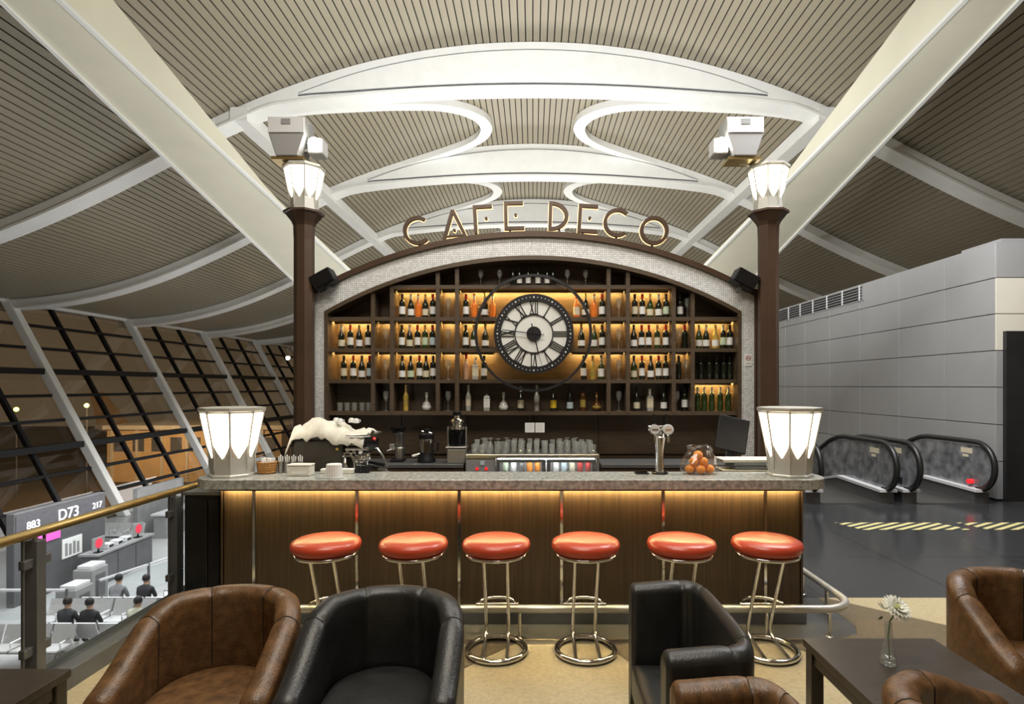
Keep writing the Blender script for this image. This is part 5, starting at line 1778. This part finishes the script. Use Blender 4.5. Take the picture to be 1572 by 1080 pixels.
text('D73', 0.52, (0.04, 0.15, 2.28), M['signtext'], gw)
text('883', 0.34, (0.04, -1.25, 2.28), M['signtext'], gw)
text('217', 0.30, (0.04, 1.45, 2.36), M['signtext'], gw)
MB().box(0.02, 0.04, -1.2, -0.2, 1.72, 1.98).build('pink_display', M['pinkscreen'], gw)
MB().box(0.02, 0.04, 0.5, 1.5, 1.98, 2.04).build('text_line', M['signtext'], gw)
MB().box(0.0, 0.03, -0.1, 0.75, 0.95, 1.60).build('poster', M['paper'], gw)
for i in range(4):
    MB().box(0.03, 0.035, 0.0 + 0.17 * i, 0.11 + 0.17 * i, 1.02, 1.45 - 0.05 * (i % 2)).build('poster_print', M['midgrey'], gw)

dk = thing('gate_desk', 'long dark boarding desk with red screens on the lower level', 'desk', (-14.6, 21.0, ZL))
MB().box(-0.55, 0.0, -1.35, 1.5, 0, 1.02).build('desk_body', M['deskgrey'], dk, bev=0.02)
MB().box(-0.62, 0.06, -1.40, 1.55, 1.02, 1.10).build('desk_top', M['midgrey'], dk, bev=0.01)
for i in range(3):
    MB().box(0.0, 0.02, -1.3 + 0.93 * i, -0.42 + 0.93 * i, 0.12, 0.98).build('front_panel', M['deskgrey'], dk)
for y, lab in ((-1.1, 'monitor on the near end of the boarding desk showing red'), (0.9, 'monitor on the far end of the boarding desk showing red')):
    t = thing('desk_monitor', lab, 'monitor', (-14.75, 21.0 + y, ZL + 1.101), group='boarding desk monitors')
    MB().box(-0.1, 0.1, -0.12, 0.12, 0, 0.02).build('stand', M['black'], t)
    MB().tube([(0, 0, 0.02), (0, 0, 0.2)], 0.03, 8).build('neck', M['black'], t)
    MB().box(-0.03, 0.02, -0.28, 0.28, 0.12, 0.52).build('case', M['midgrey'], t, bev=0.01)
    MB().lathe([(0.001, 0.02), (0.16, 0.02), (0.16, 0.03)], 20, (0, 0, 0.32), 'x').build('screen', M['redscreen'], t)
for i, y in enumerate((-0.55, -0.1, 0.35)):
    t = thing('desk_printer', '%s grey printer from the near end of the boarding desk' % ORD[i], 'printer', (-14.85, 21.0 + y, ZL + 1.101), group='boarding desk printers')
    MB().box(-0.15, 0.15, -0.15, 0.15, 0, 0.18).build('body', M['palegrey'], t, bev=0.02)
    MB().box(0.15, 0.16, -0.1, 0.1, 0.05, 0.12).build('slot', M['black'], t)
for x, y, h_, lab in ((-13.8, 18.3, 1.1, 'taller grey boarding gate box in front of the display wall'), (-13.6, 17.4, 0.8, 'shorter grey boarding gate box in front of the display wall')):
    t = thing('boarding_box', lab, 'machine', (x, y, ZL), group='boarding boxes')
    MB().box(-0.3, 0.3, -0.35, 0.35, 0, h_).build('body', M['midgrey'], t, bev=0.03)
    MB().box(-0.2, 0.25, -0.3, 0.3, h_, h_ + 0.12).build('reader', M['palegrey'], t, bev=0.02)
    MB().box(0.3, 0.31, -0.2, 0.2, 0.2, h_ - 0.2).build('panel', M['deskgrey'], t)


def barrier(x0, y0, x1, y1, label):
    t = thing('queue_barrier', label, 'barrier', (0, 0, ZL), group='queue barriers')
    n = max(2, int(math.hypot(x1 - x0, y1 - y0) / 1.6) + 1)
    for i in range(n):
        u = i / (n - 1)
        x, y = x0 + (x1 - x0) * u, y0 + (y1 - y0) * u
        MB().tube([(x, y, 0), (x, y, 1.0)], 0.04, 8).build('post', M['darkmetal'], t)
    MB().bar((x0, y0, 0.97), (x1, y1, 0.97), 0.06, 0.06).build('top_rail', M['palegrey'], t)
    MB().bar((x0, y0, 0.5), (x1, y1, 0.5), 0.01, 0.75).build('glass_panel', M['gguard'], t)


barrier(-12.9, 17.4, -12.0, 20.6, 'slanting queue barrier leading to the boarding desk')
barrier(-16.0, 16.6, -13.2, 16.6, 'straight queue barrier behind the seats, left end')
barrier(-12.6, 21.6, -12.6, 24.8, 'far queue barrier beyond the boarding desk')
for x, y, lab in ((-16.2, 27.5, 'distant grey boarding desk behind the near gate'), (-16.0, 36.0, 'most distant grey boarding desk by the windows')):
    t = thing('gate_desk', lab, 'desk', (x, y, ZL), group='distant boarding desks')
    MB().box(-0.55, 0.0, -1.6, 1.6, 0, 1.02).build('desk_body', M['midgrey'], t)
    MB().box(-0.62, 0.06, -1.7, 1.7, 1.02, 1.1).build('desk_top', M['palegrey'], t)
    MB().box(-1.4, -1.2, -1.7, 1.7, 0, 2.2).build('back_board', M['midgrey'], t)


def seat_row(x0, n, y, label):
    t = thing('seat_bench', label, 'bench', (x0, y, ZL), group='gate seat benches')
    MB().box(0, 0.59 * n, 0.20, 0.26, 0.32, 0.38).build('beam', M['darkmetal'], t)
    for i in range(n):
        xa = 0.59 * i + 0.03
        s = MB().prism([(0.0, 0.44), (0.45, 0.40), (0.52, 0.43), (0.66, 0.86), (0.63, 0.87), (0.48, 0.46), (0.02, 0.47)], xa, xa + 0.53, 'x').build('seat', M['seatmetal'], t)
    for i in range(n + 1):
        MB().tube([(0.59 * i, 0.08, 0.45), (0.59 * i, 0.08, 0.63), (0.59 * i, 0.42, 0.63), (0.59 * i, 0.48, 0.45)], 0.018, 6).build('armrest', M['chrome'], t)
    for i in (0.3, n - 0.3):
        MB().tube([(0.59 * i, 0.0, 0.02), (0.59 * i, 0.23, 0.34), (0.59 * i, 0.5, 0.02)], 0.03, 6).build('leg', M['darkmetal'], t)
    return t


# ------------------------------------------------------------------ more gate seating: backs towards the camera are turned the other way
rows = [(-13.35, 5, 15.6, 'gate bench row facing the camera behind the passengers'), (-13.6, 4, 13.85, 'nearest gate bench row at the bottom left'),
        (-13.0, 5, 26.0, 'gate bench row beyond the boarding desk'), (-9.9, 6, 20.5, 'gate bench row beside the far queue barrier'), (-19.6, 5, 24.6, 'gate bench row near the slanted windows')]
for a in rows:
    seat_row(*a)
for x0_, n_, y_, lab in ((-12.6, 5, 15.20, 'gate bench row under the coated passengers, facing away'), (-12.6, 4, 16.98, 'gate bench row under the laptop user, facing away')):
    t = seat_row(x0_ + 0.59 * n_, n_, y_, lab)
    t.rotation_euler = (0, 0, PI)


def person(label, x, y, rz, coat, hairm='hair', lean=0.0):
    me = bpy.data.meshes.new('person')
    J = {'pel': (0, 0, 0.62), 'belly': (0, -0.01 - lean * 0.3, 0.70), 'chest': (0, -0.02 - lean * 0.7, 0.92), 'neck': (0, -0.03 - lean, 1.08), 'head0': (0, -0.05 - lean * 1.1, 1.17), 'head1': (0, -0.055 - lean * 1.1, 1.28),
         'hl': (-0.10, -0.02, 0.58), 'kl': (-0.12, -0.46, 0.55), 'al': (-0.12, -0.46, 0.10), 'tl': (-0.12, -0.62, 0.05),
         'hr': (0.10, -0.02, 0.58), 'kr': (0.12, -0.46, 0.55), 'ar': (0.12, -0.46, 0.10), 'tr': (0.12, -0.62, 0.05),
         'sl': (-0.18, -0.02 - lean * 0.8, 0.99), 'el': (-0.25, -0.10 - lean * 0.6, 0.74), 'wl': (-0.10, -0.30 - lean * 0.4, 0.66), 'fl': (-0.06, -0.38 - lean * 0.4, 0.66),
         'sr': (0.18, -0.02 - lean * 0.8, 0.99), 'er': (0.25, -0.10 - lean * 0.6, 0.74), 'wr': (0.10, -0.30 - lean * 0.4, 0.66), 'fr': (0.06, -0.38 - lean * 0.4, 0.66)}
    Rr = {'pel': 0.135, 'belly': 0.15, 'chest': 0.155, 'neck': 0.055, 'head0': 0.085, 'head1': 0.095, 'hl': 0.09, 'hr': 0.09, 'kl': 0.07, 'kr': 0.07, 'al': 0.045, 'ar': 0.045, 'tl': 0.04, 'tr': 0.04,
          'sl': 0.075, 'sr': 0.075, 'el': 0.052, 'er': 0.052, 'wl': 0.036, 'wr': 0.036, 'fl': 0.035, 'fr': 0.035}
    names = list(J)
    E = [('pel', 'belly'), ('belly', 'chest'), ('chest', 'neck'), ('neck', 'head0'), ('head0', 'head1'), ('pel', 'hl'), ('hl', 'kl'), ('kl', 'al'), ('al', 'tl'), ('pel', 'hr'), ('hr', 'kr'), ('kr', 'ar'), ('ar', 'tr'),
         ('chest', 'sl'), ('sl', 'el'), ('el', 'wl'), ('wl', 'fl'), ('chest', 'sr'), ('sr', 'er'), ('er', 'wr'), ('wr', 'fr')]
    me.from_pydata([J[n] for n in names], [(names.index(a), names.index(b)) for a, b in E], [])
    ob = bpy.data.objects.new('tmp', me)
    COL.objects.link(ob)
    ob.modifiers.new('skin', 'SKIN')
    sv = me.skin_vertices[0].data
    for i, n in enumerate(names):
        sv[i].radius = (Rr[n], Rr[n])
    sv[0].use_root = True
    ob.modifiers.new('sub', 'SUBSURF').levels = 1
    ob.modifiers['sub'].render_levels = 1
    dg = bpy.context.evaluated_depsgraph_get()
    m2 = bpy.data.meshes.new_from_object(ob.evaluated_get(dg))
    bpy.data.objects.remove(ob)
    m2.materials.clear()
    for m_ in (M[coat], M['skin'], M['coat2']):
        m2.materials.append(m_)
    for p in m2.polygons:
        c = p.center
        if c.z > 1.10 or (c.y < -0.30 - lean * 0.4 and 0.60 < c.z < 0.72 and abs(c.x) < 0.10):
            p.material_index = 1
        elif c.z < 0.60 and c.y < -0.1:
            p.material_index = 2
        else:
            p.material_index = 0
        p.use_smooth = True
    o = link('person', m2, None, (x, y, ZL), rz)
    tag(o, label, 'person')
    hy = -0.055 - lean * 1.1
    b = MB()
    prof = [(0.102 * math.sin(a), 0.118 * math.cos(a)) for a in np.linspace(0.02, 2.1, 9)]
    b.lathe(prof, 14, (0, hy + 0.026, 1.268), cap=False)
    b.build('hair', M[hairm], o, smooth=60)
    return o


person('passenger in a charcoal coat seated on the bench below, back turned', -11.86, 14.86, PI, 'coat', lean=0.05)
person('passenger with short dark hair in a black jacket, back turned, beside the coat wearer', -11.26, 14.86, PI, 'coat2')
person('passenger in a pale yellow jacket at the right end of the bench', -10.10, 14.86, PI, 'coat3', lean=0.1)
person('passenger in a dark grey jumper sitting left of the laptop user', -11.85, 16.64, PI, 'coat4', lean=0.10)
person('passenger in a black jacket sitting behind a bright laptop', -11.05, 16.64, PI, 'coat2', lean=0.08)
lt_ = thing('laptop', 'open laptop with bright screen beside the passenger below', 'laptop', (-10.55, 16.95, ZL + 0.475))
MB().box(-0.18, 0.18, -0.12, 0.12, 0, 0.015).build('keyboard', M['midgrey'], lt_)
MB().box(-0.20, 0.20, 0.125, 0.135, 0.02, 0.32).build('screen_frame', M['black'], lt_)
b = MB().box(-0.18, 0.18, 0.115, 0.125, 0.04, 0.30)
b.build('screen', M['signtext'], lt_)

# far wall lamp with warm glare by the windows
fl_ = thing('wall_lamp', 'warm bright lamp glowing beside the far windows', 'lamp', (PX(442, 46), 46, PZ(549, 46)))
MB().ball((0, 0, 0), 0.16, 10, 6).build('bulb', M['farlamp'], fl_, smooth=60)
MB().tube([(0, 0, 0.1), (0, 0, 0.9)], 0.03, 6).build('bracket', M['darkmetal'], fl_)
MB().lathe([(0.05, 0.16), (0.22, 0.10), (0.20, 0.10)], 12, cap=False).build('shade', M['darkmetal'], fl_)
